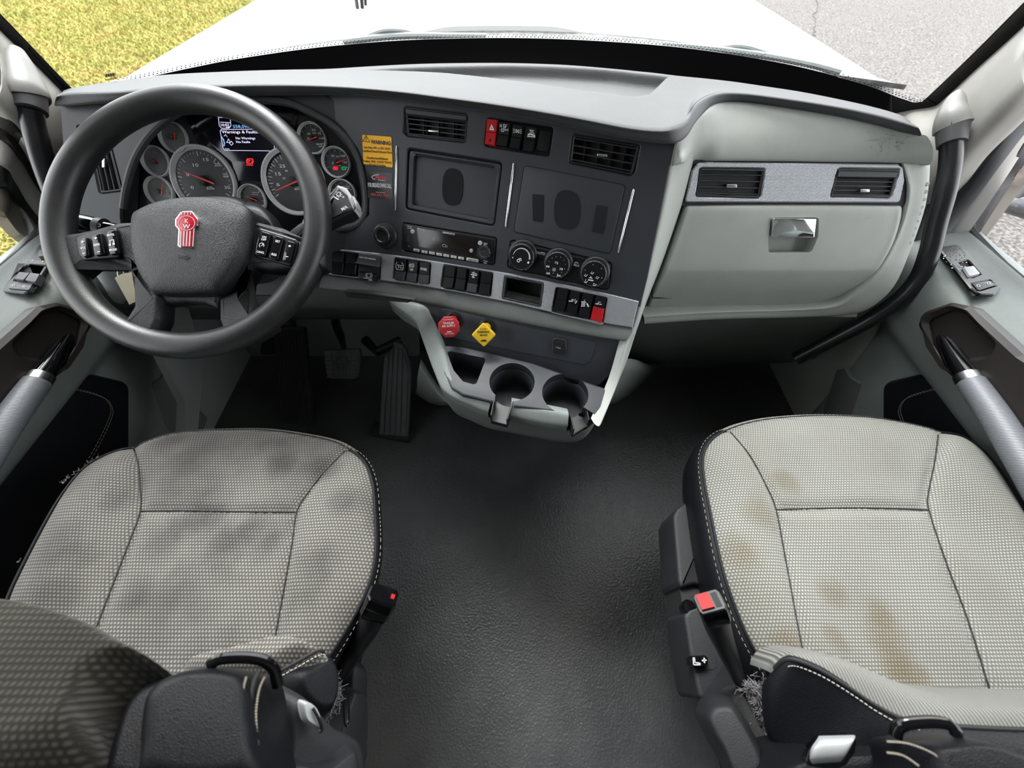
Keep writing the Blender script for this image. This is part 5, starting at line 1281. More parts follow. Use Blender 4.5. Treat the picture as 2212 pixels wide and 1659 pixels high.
# ---------- climate control
T = thing('climate_control', 'black climate control panel with three ribbed round knobs', 'climate control', FC.P(1205, 570))
cq = rp(pl(FC, CLMh), .007)
G().ext(FC, inset(cq, .0008), -.015, -.001, .0015).obj('panel', 'black_plastic', T)
G().ext(FC, inset(cq, .0025), -.001, .0, .0006).obj('face', 'switch_black', T)
for i, (u, v, hz) in enumerate(((1126, 556, 29), (1203, 573, 29), (1282, 592, 30))):
    a, b = FC.L(u, v, .016); R = abs(FC.L(u+hz, v)[0]-FC.L(u-hz, v)[0])/2
    # flared skirt rises towards upper right
    k = G(); a2, b2 = FC.L(u+3, v-5, .0)
    k.loft([[FC.w(p[0], p[1], h) for p in circ(x, y, r, 48)] for x, y, r, h in ((a2, b2, R*1.13, 0), (a2, b2, R*1.12, .003), (a*.5+a2*.5, b*.5+b2*.5, R*1.0, .006))])
    k.obj('skirt', 'black_plastic', T, sm=60)
    rs = []
    for r_, h in ((.97, .004), (.93, .015), (.86, .0165), (.84, .016), (.01, .016)):
        rs.append([FC.w(a+R*r_*(1+(.025 if (j % 4 < 2 and r_ > .9) else 0))*cos(2*pi*j/96), b+R*r_*(1+(.025 if (j % 4 < 2 and r_ > .9) else 0))*sin(2*pi*j/96), h) for j in range(96)])
    kb = G().loft(rs).obj('knob', 'switch_black', T, sm=25)
    def pa(ang, q): return (a+R*q*cos(rad(ang)), b+R*q*sin(rad(ang)))
    g = G()
    for k_ in range(44):
        if (k_*7) % 5 < 3 : an = -60+k_*4.5; g.stroke(FC, [pa(an, .89), pa(an, .925)], .0007, .0163, .0003)
    g.obj('rim_ticks', 'print_grey', kb, sm=0, kind='stuff')
    g = G(); hz_ = .0161
    if i == 0:
        P_ = [pa(170-k_*9.5, .62) for k_ in range(19)]
        for k_ in range(18): g.stroke(FC, [P_[k_], P_[k_+1]], .0008+.0001*k_, hz_, .0002)
        g.stroke(FC, [pa(190, .64), pa(191, .62)], .002, hz_); g.stroke(FC, [pa(-22, .62), pa(-28, .64)], .003, hz_)
        stk(g, FC, arc((1120, 563), 3, 0, 360, 8), 1.6, .016); stk(g, FC, [(1121, 559), (1125, 558), (1126, 563)], 1.6, .016)
    elif i == 1:
        for s_, p in (('72', (1198, 569.5)), ('66', (1179.5, 577)), ('78', (1208, 583)), ('60', (1180, 592)), ('84', (1203, 597))): tx(g, FC, s_, p[0], p[1], p[0]+7.5, p[1]+1, 4.6, .016)
        stk(g, FC, arc((1197, 582.5), 2, 0, 360, 8), .8, .016)
        for k_ in range(8): g.stroke(FC, [FC.L(1197+3*cos(k_*pi/4), 582.5+3*sin(k_*pi/4), .016), FC.L(1197+4.2*cos(k_*pi/4), 582.5+4.2*sin(k_*pi/4), .016)], .0006, hz_)
        for k_ in range(12): an = k_*30+15; g.stroke(FC, [pa(an, .62), pa(an, .63)], .001, hz_)
    else:
        for p in ((1279, 590), (1265, 595), (1265, 609), (1290, 600), (1284, 615.5)):
            stk(g, FC, [(p[0]-3, p[1]), (p[0]+1, p[1]+2), (p[0]+4, p[1]-1.5)], 1.1, .016); stk(g, FC, [(p[0]-1, p[1]-2), (p[0], p[1]-2.2)], 1.4, .016)
        stk(g, FC, [(1273, 600), (1279, 601)], 1.6, .016); stk(g, FC, [(1271, 604.5), (1281, 606)], 2.2, .016); stk(g, FC, [(1276, 597), (1277, 600)], 1.4, .016)
        for k_ in range(6): an = k_*60+45; g.stroke(FC, [pa(an, .66), pa(an, .67)], .0012, hz_)
    g.obj('symbols', 'print_white', kb, sm=0)
for q, s_, c in (([(1152, 534), (1186, 541), (1178, 559), (1163, 557), (1160, 548)], 'AUTO', (1159, 548, 1177, 551.5, 5.6)), ([(1232, 553), (1262, 558), (1256, 578), (1240, 575)], 'MAX', (1239, 574, 1251, 577, 4.6))):
    o = G().ext(FC, rp(pl(FC, q, .001), .003), 0, .0016, .0008).obj('push_button', 'switch_black', T)
    g = G(); tx(g, FC, s_, *c, .0017)
    if s_ == 'MAX': stk(g, FC, arc((1245, 572), 5, 20, 160, 6, 6), .8, .0017); stk(g, FC, [(1243, 569), (1242, 566.5)], .7, .0017); stk(g, FC, [(1246, 569.5), (1246, 567)], .7, .0017)
    g.obj('lettering', 'print_white', o, sm=0)
# ---------- air brake knobs
def bknob(lab, base, top, nsides, r0, mat, rot, nm, txt, tcol):
    B = fk.P(*base, .002); Tn = D(top[0], top[1], (B-CAM).dot(FW)-.035)
    T = thing(nm, lab, 'brake knob', B, 'dash brake knobs')
    ax = (Tn-B).normalized(); fr = Fr(Tn, (CAM-Tn).normalized()*.75+ax*.45)
    G().lathe(Fr(B, fk.n), 0, 0, [(.016, 0), (.016, .004), (.012, .005), (.011, .001)], 28).obj('socket', 'black_plastic', T)
    L = (Tn-B).length
    G().tube([B, B+ax*L*.45, B+ax*L*.5, B+ax*L*.95], [.0088, .0088, .0098, .0112], 20).obj('stem', mat, T)
    q = [V((r0*cos(rot+2*pi*k/nsides), r0*sin(rot+2*pi*k/nsides))) for k in range(nsides)]
    o = G().ext(fr, rp(q, .004 if nsides == 4 else .002), -.005, .005, .0022).obj('head', mat, T)
    g = G(); 
    for s_, y, w_, h_ in txt: g.text(fr, s_, (-w_/2, y), (w_/2, y), h_, .0053, .0002, .01)
    for k_ in range(3): g.stroke(fr, [(-.004+k_*.002, -r0*.42), (.000+k_*.002, -r0*.40)], .0014, .0053)
    g.obj('lettering', tcol, o, sm=0)
bknob('red octagonal trailer air supply knob on the console', (981, 690), (970, 706), 8, .0215, 'red_knob', pi/8, 'air_brake_control', [('TRAILER', .006, .022, .004), ('AIR SUPPLY', .0005, .026, .004), ('PUSH TO SUPPLY', -.0135, .018, .002), ('PULL TO EVACUATE', .0135, .018, .002)], 'print_white')
bknob('yellow diamond PARKING BRAKE knob on the console', (1052, 706), (1045, 723), 4, .0235, 'yellow_knob', .0, 'air_brake_control', [('PARKING', .004, .022, .0042), ('BRAKE', -.0015, .014, .0032), ('PULL TO APPLY', .0105, .012, .002), ('PUSH TO RELEASE', -.0125, .012, .002)], 'print_black')
T = thing('charger_cover', 'small black square socket cover on the console face', 'socket', fk.P(1210, 747))
G().ext(fk, rp(pl(fk, [(1192, 733), (1203, 729), (1223, 734), (1224, 756), (1216, 766), (1193, 760)], .006), .004), .002, .008, .002).obj('cover', 'black_plastic', T)
g = G(); tx(g, fk, 'USB', 1200, 751, 1211, 754, 3, .008); g.obj('lettering', 'print_grey', T, sm=0)

# ---------- steering wheel
WN_ = V((sin(rad(3.9))*cos(rad(56.5)), -cos(rad(3.9))*cos(rad(56.5)), sin(rad(56.5))))
FWH = Fr((-.544, .614, .774), WN_)
SWT = thing('steering_wheel', 'black leather four-spoke steering wheel with red emblem', 'steering wheel', (-.544, .614, .774))
NR = 96
G().ring([FWH.w(.2125*cos(2*pi*k/NR), .2125*sin(2*pi*k/NR)) for k in range(NR)], .0220, 20).obj('rim', 'wheel_rim', SWT, sm=80)
def wp(pts, h=0): return pl(FWH, pts, h)
# lower spokes and lower bridge
hsp = .006
def spoke(px, r, h1, h0=-.022, b=.010, nm='spoke', mat='wheel_leather'):
    return G().ext(FWH, rp(wp(px, h1), r), h0, h1, b, 5).obj(nm, mat, SWT, sm=60)
spoke([(285, 560), (320, 610), (345, 640), (342, 690), (332, 712), (322, 745), (268, 742), (238, 715), (262, 696), (285, 660), (283, 610)], .008, .010)
spoke([(535, 560), (520, 620), (470, 642), (470, 690), (480, 715), (478, 745), (530, 742), (590, 705), (572, 690), (545, 670), (525, 640)], .008, .010)
spoke([(325, 610), (480, 610), (482, 648), (470, 668), (440, 655), (400, 652), (355, 658), (338, 672), (320, 640)], .008, .002, -.02)
# side arms
spoke([(290, 476), (250, 478), (200, 492), (160, 500), (120, 505), (120, 560), (150, 598), (180, 572), (235, 573), (270, 565), (300, 600)], .008, .010)
spoke([(530, 470), (560, 478), (610, 490), (655, 512), (700, 515), (700, 575), (660, 590), (630, 578), (585, 582), (548, 578), (520, 600)], .008, .010)
# hub pad
hubp = cr([V((u, v, 0)) for u, v in [(284, 470), (300, 452), (345, 434), (410, 425), (470, 428), (520, 440), (540, 455), (543, 480), (538, 520), (528, 560), (505, 598), (480, 625), (462, 633), (400, 636), (340, 634), (322, 622), (298, 585), (284, 530)]], 4, True)
hq = wp([(p.x, p.y) for p in hubp], .022)
hp_ = G(); 
rs = [[FWH.w(p[0], p[1], -.01) for p in hq], [FWH.w(p[0], p[1], .018) for p in hq]]
cxy = V((sum(p[0] for p in hq)/len(hq), sum(p[1] for p in hq)/len(hq)))
for t, h in ((.01, .022), (.03, .0255), (.07, .029), (.14, .032), (.3, .034), (.6, .036), (.95, .0365)):
    rs.append([FWH.w(*(cxy+(V(p)-cxy)*(1-t)), h) for p in hq])
hp_.loft(rs).obj('hub_pad', 'wheel_leather', SWT, sm=60)
# upper shroud behind the hub
G().pillow(FWH, [tuple(p) for p in inset(hq, -.004)], -.03, -.005, .06).obj('hub_shell', 'wheel_leather', SWT)
# emblem
em = [(387, 463), (392, 457), (415, 456), (420, 463), (428, 473), (427, 487), (420, 494), (417, 533), (412, 536), (390, 535), (384, 531), (386, 496), (379, 488), (379, 474)]
HE = .0375
eo = G().ext(FWH, rp(wp(em, HE), .003), .033, HE+.001, .001).obj('emblem', 'chrome', SWT, label='red and chrome emblem badge lettered KW')
G().ext(FWH, inset(rp(wp(em, HE+.001), .003), .0014), HE, HE+.0018, .0006).obj('enamel', 'emblem_red', eo)
g = G()
for u in (391.5, 398, 404.5, 411): stk(g, FWH, [(u, 500), (u-1.6, 531)], 2.2, HE+.0017)
for u in (393, 399, 406, 412): stk(g, FWH, [(u, 458), (u, 464)], 1.5, HE+.0017)
stk(g, FWH, arc((403.5, 482), 17.5, 0, 360, 28, 15.5), 1.3, HE+.0017)
tx(g, FWH, 'K', 399.5, 482, 407.5, 482, 9, HE+.0017, .02); tx(g, FWH, 'W', 395, 494, 411, 494, 9.5, HE+.0017, .02)
g.obj('raised_marks', 'button_grey', eo, sm=0)
g = G(); stk(g, FWH, [(384, 551), (387, 554), (402, 553), (406, 551)], 1.4, .0365); stk(g, FWH, [(384, 558), (388, 555), (402, 557), (408, 555.5), (404, 560), (396, 560)], 1.4, .0365); g.obj('horn_mark', 'black_plastic', SWT, sm=0)
# thumb buttons
def pod(px, h, nm='button_pod'):
    return G().ext(FWH, rp(wp(px, h), .006), .004, h, .003).obj(nm, 'switch_black', SWT)
P1 = pod([(162, 512), (182, 504), (232, 488), (251, 492), (262, 548), (255, 556), (180, 562), (168, 550)], .0135)
def btn(px, par, h=.018, r=.003):
    return G().pillow(FWH, rp(wp(px, h), r), .012, h, .10).obj('thumb_button', 'gloss_black', par)
HB = .0183
for q, fn in (([(172, 520), (180, 512), (186, 511), (193, 553), (180, 557), (174, 545)], lambda g: (tx(g, FWH, '+', 176.5, 526, 183, 525, 6, HB, .03), tx(g, FWH, 'VOL', 174, 539, 186, 537, 4.6, HB), stk(g, FWH, [(179, 548), (184, 547)], 1.3, HB))),
    ([(197, 508), (216, 500), (227, 548), (224, 551), (204, 553)], lambda g: (tx(g, FWH, '+', 204, 518, 211, 517, 6, HB, .03), tx(g, FWH, 'SEEK', 202.5, 532, 217, 530, 4.6, HB), stk(g, FWH, [(211, 544.5), (216, 543.5)], 1.3, HB))),
    ([(230, 498), (250, 493), (259, 546), (254, 549), (237, 551)], lambda g: (tx(g, FWH, 'MUTE', 232, 511, 247, 509, 4.6, HB), stk(g, FWH, [(239, 529), (238, 520), (246, 518), (247, 527)], 1.3, HB), stk(g, FWH, [(237, 529.5), (239, 529)], 3.4, HB), stk(g, FWH, [(245, 527.5), (247, 527)], 3.4, HB), tx(g, FWH, 'MODE', 237, 543, 253, 541, 4.6, HB)))):
    o = btn(q, P1); g = G(); fn(g); g.obj('symbol', 'print_white', o, sm=0)
P2 = pod([(556, 493), (563, 492), (640, 516), (644, 524), (634, 570), (626, 574), (556, 556), (547, 550)], .0135)
for q, fn in (([(564, 497), (586, 504), (573, 556), (550, 551), (553, 520)], lambda g: (tx(g, FWH, 'ON', 566, 513.5, 575, 515, 4.4, HB), tx(g, FWH, 'OFF', 564, 519, 575, 520.5, 4.4, HB), stk(g, FWH, arc((565.5, 530), 5, -30, 220, 10), 1.1, HB), stk(g, FWH, [(565.5, 531), (569, 527)], 1.1, HB), tx(g, FWH, 'CANCL', 554.5, 545.5, 571, 548.5, 4.4, HB))),
    ([(594, 506), (613, 513), (600, 564), (580, 558), (586, 530)], lambda g: (tx(g, FWH, 'SET', 594.5, 522.5, 604.5, 525, 4.6, HB), tx(g, FWH, 'RES', 586.5, 551, 597, 553.5, 4.6, HB))),
    ([(620, 518), (637, 523), (627, 568), (609, 564), (613, 545)], lambda g: (tx(g, FWH, '+', 622, 534, 628.5, 535.5, 6, HB, .03), stk(g, FWH, [(618, 554), (622.5, 555)], 1.3, HB)))):
    o = btn(q, P2); g = G(); fn(g); g.obj('symbol', 'print_white', o, sm=0)
# ---------- steering column with stalks
CO = thing('steering_column', 'dark steering column shroud under the wheel hub', 'steering column', (-.54, .70, .60))
ax = FWH.n; c0 = FWH.o
rs = []
for t, rx, ry, dx in ((-.035, .075, .055, 0), (-.05, .085, .065, 0), (-.10, .088, .07, 0), (-.16, .080, .065, 0), (-.24, .065, .055, 0), (-.34, .055, .05, 0)):
    rs.append([FWH.w(rx*math.copysign(abs(cos(a))**.7, cos(a)), ry*math.copysign(abs(sin(a))**.7, sin(a))+.005, t) for a in [2*pi*k/32 for k in range(32)]])
G().loft(rs).obj('shroud', 'panel_mid', CO, sm=60)
# upper cowl of the column seen right of the hub
rows = [[FWH.P(u, v, h) for u, v, h in r] for r in ([(440, 440, -.05), (540, 436, -.05), (578, 455, -.05), (600, 490, -.05), (604, 540, -.05)], [(440, 446, -.035), (540, 447, -.032), (572, 462, -.032), (590, 494, -.034), (594, 540, -.036)], [(440, 470, -.03), (530, 470, -.03), (545, 485, -.03), (560, 500, -.03), (570, 540, -.034)])]
G().grid(cr_rows(rows, 4), FWH.n*-.02).obj('column_cowl', 'panel_mid', CO, sm=60)
# right stalk (shift lever) rising to the right
s0, s1 = FWH.P(612, 500, -.055), FWH.P(752, 425, -.035)
pts = [s0, s0*.6+s1*.4, s0*.3+s1*.7, s1]
SH_ = thing('shift_stalk', 'black shift stalk with silver end button right of the wheel', 'stalk', s0)
fst = FWH.up(-.030)
G().ext(fst, rp(pl(fst, [(606, 512), (640, 484), (712, 436), (714, 424), (731, 404), (748, 409), (757, 425), (770, 447), (764, 458), (740, 468), (705, 485), (655, 512), (628, 528)], .012), .006), -.014, .012, .006, 4).obj('lever', 'black_plastic', SH_, sm=60)
G().ext(fst, rp(pl(fst, [(712, 424), (731, 402), (750, 408), (760, 425), (773, 447), (768, 460), (762, 452), (751, 427), (733, 412), (715, 431)], .010), .001), -.012, .0145, .003).obj('end_cap', 'silver_paint', SH_, sm=50)
G().ext(fst, rp(pl(fst, [(757, 424), (765, 424), (772, 440), (770, 450), (763, 446)], .016), .002), -.004, .018, .003).obj('thumb_button', 'lever_silver', SH_)
hs_ = -.0178
g = G(); c = (732, 420); stk(g, FWH, arc(c, 4.2, 0, 360, 14), 1.6, hs_)
for k_ in range(8): stk(g, FWH, [(c[0]+5*cos(k_*pi/4), c[1]+5*sin(k_*pi/4)), (c[0]+6.4*cos(k_*pi/4), c[1]+6.4*sin(k_*pi/4))], 1.4, hs_)
stk(g, FWH, [(720, 417), (723, 416)], 1.4, hs_); tx(g, FWH, 'x', 739, 427, 744, 428, 5, hs_); tx(g, FWH, 'M/A', 740, 456, 752, 449, 7, hs_+.001)
stk(g, FWH, [(716, 429), (721, 424), (724, 427), (731, 431)], 2.6, hs_)
stk(g, FWH, arc((661, 479), 4, 0, 360, 12), 1.3, hs_); stk(g, FWH, arc((661, 479), 6.4, 100, 260, 8), 1, hs_); g.obj('symbol', 'print_white', SH_, sm=0)
# left stalk
s0, s1 = FWH.P(290, 505, -.06), FWH.P(150, 480, -.05)
LS = thing('turn_signal_stalk', 'black turn signal stalk showing left behind the wheel', 'stalk', s0)
G().tube([s0, s0*.55+s1*.45, s0*.4+s1*.6, s1], [.012, .013, .017, .019], 20).obj('lever', 'gloss_black', LS)
q0 = s0*.55+s1*.45; G().tube([q0, s0*.45+s1*.55], .0176, 20).obj('collar', 'panel_mid', LS)
g = G(); 
for u, v in ((196, 484), (202, 492), (200, 476)): stk(g, FWH, [(u, v), (u+6, v+1)], 1.4, -.041)
stk(g, FWH, arc((214, 487), 3.4, 0, 360, 10), 1.2, -.041); g.obj('symbol', 'print_white', LS, sm=0)
# key with paper tag hanging below
KT = thing('key_tag', 'cream paper tag hanging from the ignition key behind the wheel', 'key tag', D(268, 620, .80))
G().ext(Fr(D(268, 620, .80), (-.3, -1, .35)), pl(Fr(D(268, 620, .80), (-.3, -1, .35)), [(248, 600), (262, 592), (285, 588), (296, 650), (280, 658)]), -.0005, .0005).obj('tag', 'tag_paper', KT)
G().tube(cr([D(262, 578, .79), D(255, 588, .79), D(258, 598, .79), D(268, 596, .79), D(266, 585, .79)], 5), .0014, 8).obj('ring', 'chrome_dull', KT)
G().tube([D(262, 578, .79), D(272, 566, .80), D(280, 556, .81)], [.005, .004, .006], 8, flat=.4).obj('key', 'chrome_dull', KT)
IG = thing('ignition_housing', 'silver grey ignition housing under the left spoke', 'ignition', D(245, 590, .83))
G().tube([D(222, 560, .80), D(240, 585, .83), D(258, 610, .88), D(262, 640, .93)], [.018, .026, .028, .02], 16).obj('shell', 'silver_paint', IG, sm=60)

# ---------- pedals
BP = thing('brake_pedal', 'black rubber brake pedal pad embossed KW', 'pedal', W(740, 790, z=.13))
fb_ = Fr(W(740, 788, z=.17), (0, -.75, .66))
bq = rp(pl(fb_, [(698, 757), (776, 754), (779, 762), (773, 812), (765, 819), (712, 818), (704, 806)], .0), .006)
PD = G().ext(fb_, bq, -.012, .0, .003).obj('pad', 'pedal_rubber', BP)
# tread blocks of the pad
for r_ in range(6):
    y0 = 760+r_*9.6; 
    for (x0, x1) in ((703, 716), (719, 727), (752, 760), (763, 774)):
        sh_ = r_*.9 if x0 < 740 else -r_*.9
        G().ext(fb_, pl(fb_, [(x0+sh_, y0), (x1+sh_, y0), (x1+sh_, y0+7.6), (x0+sh_, y0+7.6)]), 0, .0022, .0006, 1).obj('tread_block', 'pedal_rubber', PD)
g = G(); stk(g, fb_, arc((738, 782), 15.5, 0, 360, 28, 13), 2.2, .0005); stk(g, fb_, arc((738, 782), 11.5, 0, 360, 28, 9.6), 1.4, .0005)
for u in (729, 735, 741, 747): stk(g, fb_, [(u, 796), (u, 815)], 2, .0005)
for u in (732, 738, 744): stk(g, fb_, [(u, 759), (u, 765)], 2, .0005)
tx(g, fb_, 'K', 734, 780, 742, 780, 6.5, .0005, .02); tx(g, fb_, 'W', 731.5, 789.5, 745, 789.5, 6.5, .0005, .02)
g.v = [tuple(V(p)+fb_.n*.0012) for p in g.v]; g.obj('embossing', 'panel_mid', PD, sm=0)
p0 = W(740, 752, z=.185); G().tube(cr([D(722, 670, 1.26), D(726, 700, 1.24), D(737, 730, 1.2), (p0+V((0, .01, 0)))], 4), .014, 12, flat=.7).obj('arm', 'black_plastic', BP)
AP = thing('accelerator_pedal', 'tall ribbed black accelerator pedal on its floor plate', 'pedal', W(850, 945, z=.005))
pb, pt = W(850, 944, z=.02), W(856, 742, z=.20); up_ = (pt-pb).normalized(); nn_ = V((1, 0, 0)).cross(up_); 
fa_ = Fr(pb*.5+pt*.5, nn_)
G().ext(fa_, rp(pl(fa_, [(818, 939), (826, 815), (831, 760), (838, 745), (851, 738), (868, 742), (878, 757), (887, 800), (887, 845), (881, 944)], .0), .004), -.016, 0, .003).obj('pad', 'pedal_rubber', AP)
for i, (a, b, c_, d_) in enumerate([((821, 935), (829, 935), (840, 765), (834, 775)), ((832, 936), (841, 937), (850, 752), (842, 757)), ((844, 937), (853, 938), (860, 752), (852, 751)), ((856, 938), (865, 939), (870, 757), (862, 752)), ((868, 939), (877, 940), (882, 800), (873, 762))]):
    G().ext(fa_, pl(fa_, [a, b, c_, d_]), 0, .003, .0008, 1).obj('rib', 'pedal_rubber', AP)
fl0 = FrZ(.0); G().ext(fl0, rp(pl(fl0, [(797, 942), (884, 958), (900, 925), (812, 915)]), .006), 0, .018, .004).obj('base_plate', 'rubber_mat', AP)
G().tube([D(790, 735, 1.28), D(815, 760, 1.24), pt+V((0, .03, -.02))], .016, 10).obj('linkage', 'black_plastic', AP)
# dark switch or hood latch seen through the wheel
T = thing('release_lever', 'small black lever seen through the wheel above the footwell', 'lever', D(385, 705, 1.0))
G().tube(cr([D(350, 710, 1.0), D(370, 705, 1.0), D(385, 690, 1.0), D(388, 705, 1.0)], 4), [.012]*4+[.010]*9, 10).obj('lever_arm', 'black_matte', T)
# ================= seats
def s2(s):
    "finely sampled pixel curve of a seam"
    return [(p.x, p.y) for p in cr([V((u, v, 0)) for u, v, _ in s], 14)]
def cushion(T, outline, cen, seams, fab, zin, bump_side, front=6, bul=None):
    "outline: list of (u, v, z) round the fabric top; returns BVH"
    B = cr([W(u, v, z=z) for u, v, z in outline], 5, True); n = len(B)
    C0 = W(cen[0], cen[1], z=zin); m = 44; rings = []
    xs = [p.x for p in B]; xc = (min(xs)+max(xs))/2; hw = (max(xs)-min(xs))/2
    sm3 = [[W(u, v, z=zin+dz) for u, v, dz in s] for s in seams]; sl = [cr(s, 8) for s in sm3]
    def zz(x, y):
        a = abs(x-xc)/hw; s = max(0, min(1, (a-.45)/.35)); s = s*s*(3-2*s); return zin+bump_side*s
    for i in range(1, m+1):
        t = i/m; tt = t**.92; r = []
        for b in B:
            x = C0.x+(b.x-C0.x)*tt; y = C0.y+(b.y-C0.y)*tt; w_ = max(0, (tt-.70)/.30); w_ = 1-(1-w_**2.4)**.75 if w_ < 1 else 1
            r.append(V((x, y, zz(x, y)*(1-w_)+b.z*w_)))
        rings.append(r)
    pts = [C0.copy()]+[p for r in rings for p in r]
    for p in pts:
        dm = 1
        for s in sl:
            for q in s:
                d2 = (q.x-p.x)**2+(q.y-p.y)**2
                if d2 < dm: dm = d2
        p.z -= .0065*math.exp(-dm/(2*.0065**2)) + .002*sin(p.x*38+1)*sin(p.y*31)
    vs = [tuple(p) for p in pts]; fs = []
    for j in range(n): fs.append((0, 1+j, 1+(j+1) % n))
    for i in range(m-1):
        for j in range(n):
            a = 1+i*n+j; b = 1+i*n+(j+1) % n; fs.append((a, b, b+n, a+n)[::1])
    fs = [f if len(f) == 4 else f for f in fs]
    g = G(); g.add(vs, fs); 
    # fabric turned down at the edge
    o = g.obj('cushion_cover', fab, T, sm=80)
    recalc(o.data); 
    if o.data.polygons[0].normal.z < 0: o.data.flip_normals()
    bt = BVHTree.FromPolygons([V(p) for p in vs], fs)
    def S_(u, v, lift=0):
        r = ray(u, v); h = bt.ray_cast(CAM, r.normalized()); p = h[0] if h[0] is not None else W(u, v, z=zin)
        return p-r.normalized()*lift
    for s in seams:
        q = cr([S_(u, v, .0) for u, v, dz in s], 1); q = cr([S_(*uv) for uv in s2(s)], 3); G().tube([p+V((0, 0, .0007)) for p in q], .0011, 6).obj('seam', 'black_matte', T, sm=0)
    R = rings[-1]; cc = V((C0.x, C0.y, 0)); rs = []
    for off, dz in (bul or ((-.002, .001), (.004, -.001), (.011, -.010), (.015, -.035), (.010, -.08), (-.005, -.12), (-.06, -.13))):
        rr = []
        for p in R:
            d = V((p.x-cc.x, p.y-cc.y, 0)).normalized(); rr.append(V((p.x, p.y, p.z))+d*off+V((0, 0, dz)))
        rs.append(rr)
    G().loft(rs, cap0=False, cap1=True).obj('side_bolster', 'leather', T, sm=70)
    # fabric folds over the front edge
    k1 = front*5; rf = []
    for off, dz in ((-.004, .0035), (.004, .003), (.010, -.006), (.0145 if bul is None else .011, -.025), (.010 if bul is None else 0, -.06)):
        rf.append([R[j]+V((R[j].x-cc.x, R[j].y-cc.y, 0)).normalized()*off+V((0, 0, dz)) for j in range(0, k1+1)])
    G().grid(rf, (0, -.004, -.002)).obj('front_fold', fab, T, sm=70)
    G().ring([V(p)+V((p.x-cc.x, p.y-cc.y, 0)).normalized()*.002+V((0, 0, .0015)) for p in R], .0022, 8).obj('piping', 'leather', T)
    g = G(); 
    for j in range(0, n):
        p, q = R[j], R[(j+1) % n]; L = (q-p).length; k = max(1, int(L/.006))
        for i in range(k):
            a = p+(q-p)*((i+.2)/k); b = p+(q-p)*((i+.75)/k); d = V((a.x-cc.x, a.y-cc.y, 0)).normalized()*.0085+V((0, 0, -.0035)); g.tube([a+d, b+d], .0005, 4)
    g.obj('stitching', 'stitch', T, sm=0, kind='stuff')
    return S_, rs
def base(T, x0, x1, y0, y1, zt):
    g = G(); fr = FrZ(0); g.ext(fr, rp([(x0, y0), (x1, y0), (x1, y1), (x0, y1)], .04), .0, .05, .01); g.obj('floor_plate', 'black_matte', T)
    g = G(); g.ext(fr, rp([(x0+.04, y0+.05), (x1-.04, y0+.05), (x1-.04, y1-.04), (x0+.04, y1-.04)], .05), .05, zt-.10, .01); g.obj('pedestal_boot', 'black_matte', T)
    g = G(); g.ext(fr, rp([(x0+.01, y0+.02), (x1-.01, y0+.02), (x1-.01, y1-.01), (x0+.01, y1-.01)], .04), zt-.105, zt, .01); g.obj('seat_pan', 'seat_side', T)
def pz(px, c, n, h0, h1, e, r, nm, mat, T, pw=2.4, sm=60, k=9):
    "padded piece: outline in pixels on the plane through c (u,v,d) with normal n"
    fr = Fr(D(*c), n); q = cr([V((*fr.L(u, v, h0*.5+h1*.5*.0), 0)) for u, v in px], 4, True) if r is None else rp(pl(fr, px), r)
    q = [V((p[0], p[1])) for p in q]
    return G().pillow(fr, q, h0, h1, e, k, pw).obj(nm, mat, T, sm=sm), fr
# ---------------- driver seat
SD = thing('driver_seat', 'worn stained grey fabric driver seat behind the steering wheel', 'seat', (-.47, .1, 0), 'cab seats')
mx1 = V((-.47, .1, 0))
def sd_o(u, v, r): p = W(u, v, z=.5)-mx1; return (p.x, p.y, r)
spots(fd, [sd_o(*q) for q in [(360, 1165, .030), (410, 1125, .028), (455, 1120, .022), (540, 1140, .024), (580, 1170, .020), (490, 1175, .03), (290, 1285, .026), (700, 1205, .030), (690, 1010, .030), (610, 1000, .024), (420, 990, .034), (265, 1075, .022), (740, 1090, .024), (130, 1180, .035), (350, 955, .03)]], (.60, .60, .62))
out = [(300, 962, .478), (370, 941, .474), (455, 932, .472), (550, 932, .472), (640, 940, .474), (705, 953, .478), (752, 972, .482), (785, 1000, .488), (803, 1045, .492), (808, 1110, .495), (808, 1190, .497), (798, 1250, .498), (775, 1310, .498), (742, 1370, .497), (705, 1425, .495),
       (660, 1480, .49), (560, 1540, .485), (400, 1560, .48), (200, 1560, .48), (40, 1530, .485), (0, 1440, .49), (8, 1360, .494), (25, 1285, .495), (55, 1215, .495), (95, 1140, .494), (140, 1065, .49), (185, 1012, .486), (240, 980, .482)]
sD, rD = cushion(SD, out, (470, 1220), [[(288, 966, -.02), (298, 1000, 0), (303, 1050, 0), (303, 1104, 0), (280, 1170, 0), (245, 1260, 0), (205, 1365, 0)], [(745, 975, -.015), (700, 1020, 0), (665, 1065, 0), (641, 1106, 0), (630, 1180, 0), (612, 1280, 0), (590, 1400, 0)], [(303, 1104, 0), (400, 1103, 0), (520, 1105, 0), (641, 1106, 0)]], 'fabric_driver', .500, .014, 6, ((-.002, .001), (.003, -.001), (.006, -.008), (.006, -.025), (-.006, -.06), (-.03, -.11), (-.08, -.13)))
g = G(); R5 = random.Random(4)
for (u0, v0, u1, v1, k) in ((135, 1045, 150, 1030, 16), (190, 1000, 215, 985, 9), (155, 1028, 175, 1012, 5), (40, 1215, 50, 1200, 4), (740, 962, 748, 970, 4)):
    for i in range(k):
        t = R5.random(); p = W(u0+(u1-u0)*t, v0+(v1-v0)*t, z=.492); d = V((R5.uniform(-1, .2), R5.uniform(-.4, 1), R5.uniform(-.3, .8)))*.005
        g.tube([p-d*.3, p+d*.6, p+d], [.0009, .0007, .0003], 4)
g.obj('frayed_threads', 'fabric_driver', SD, sm=0, kind='stuff')
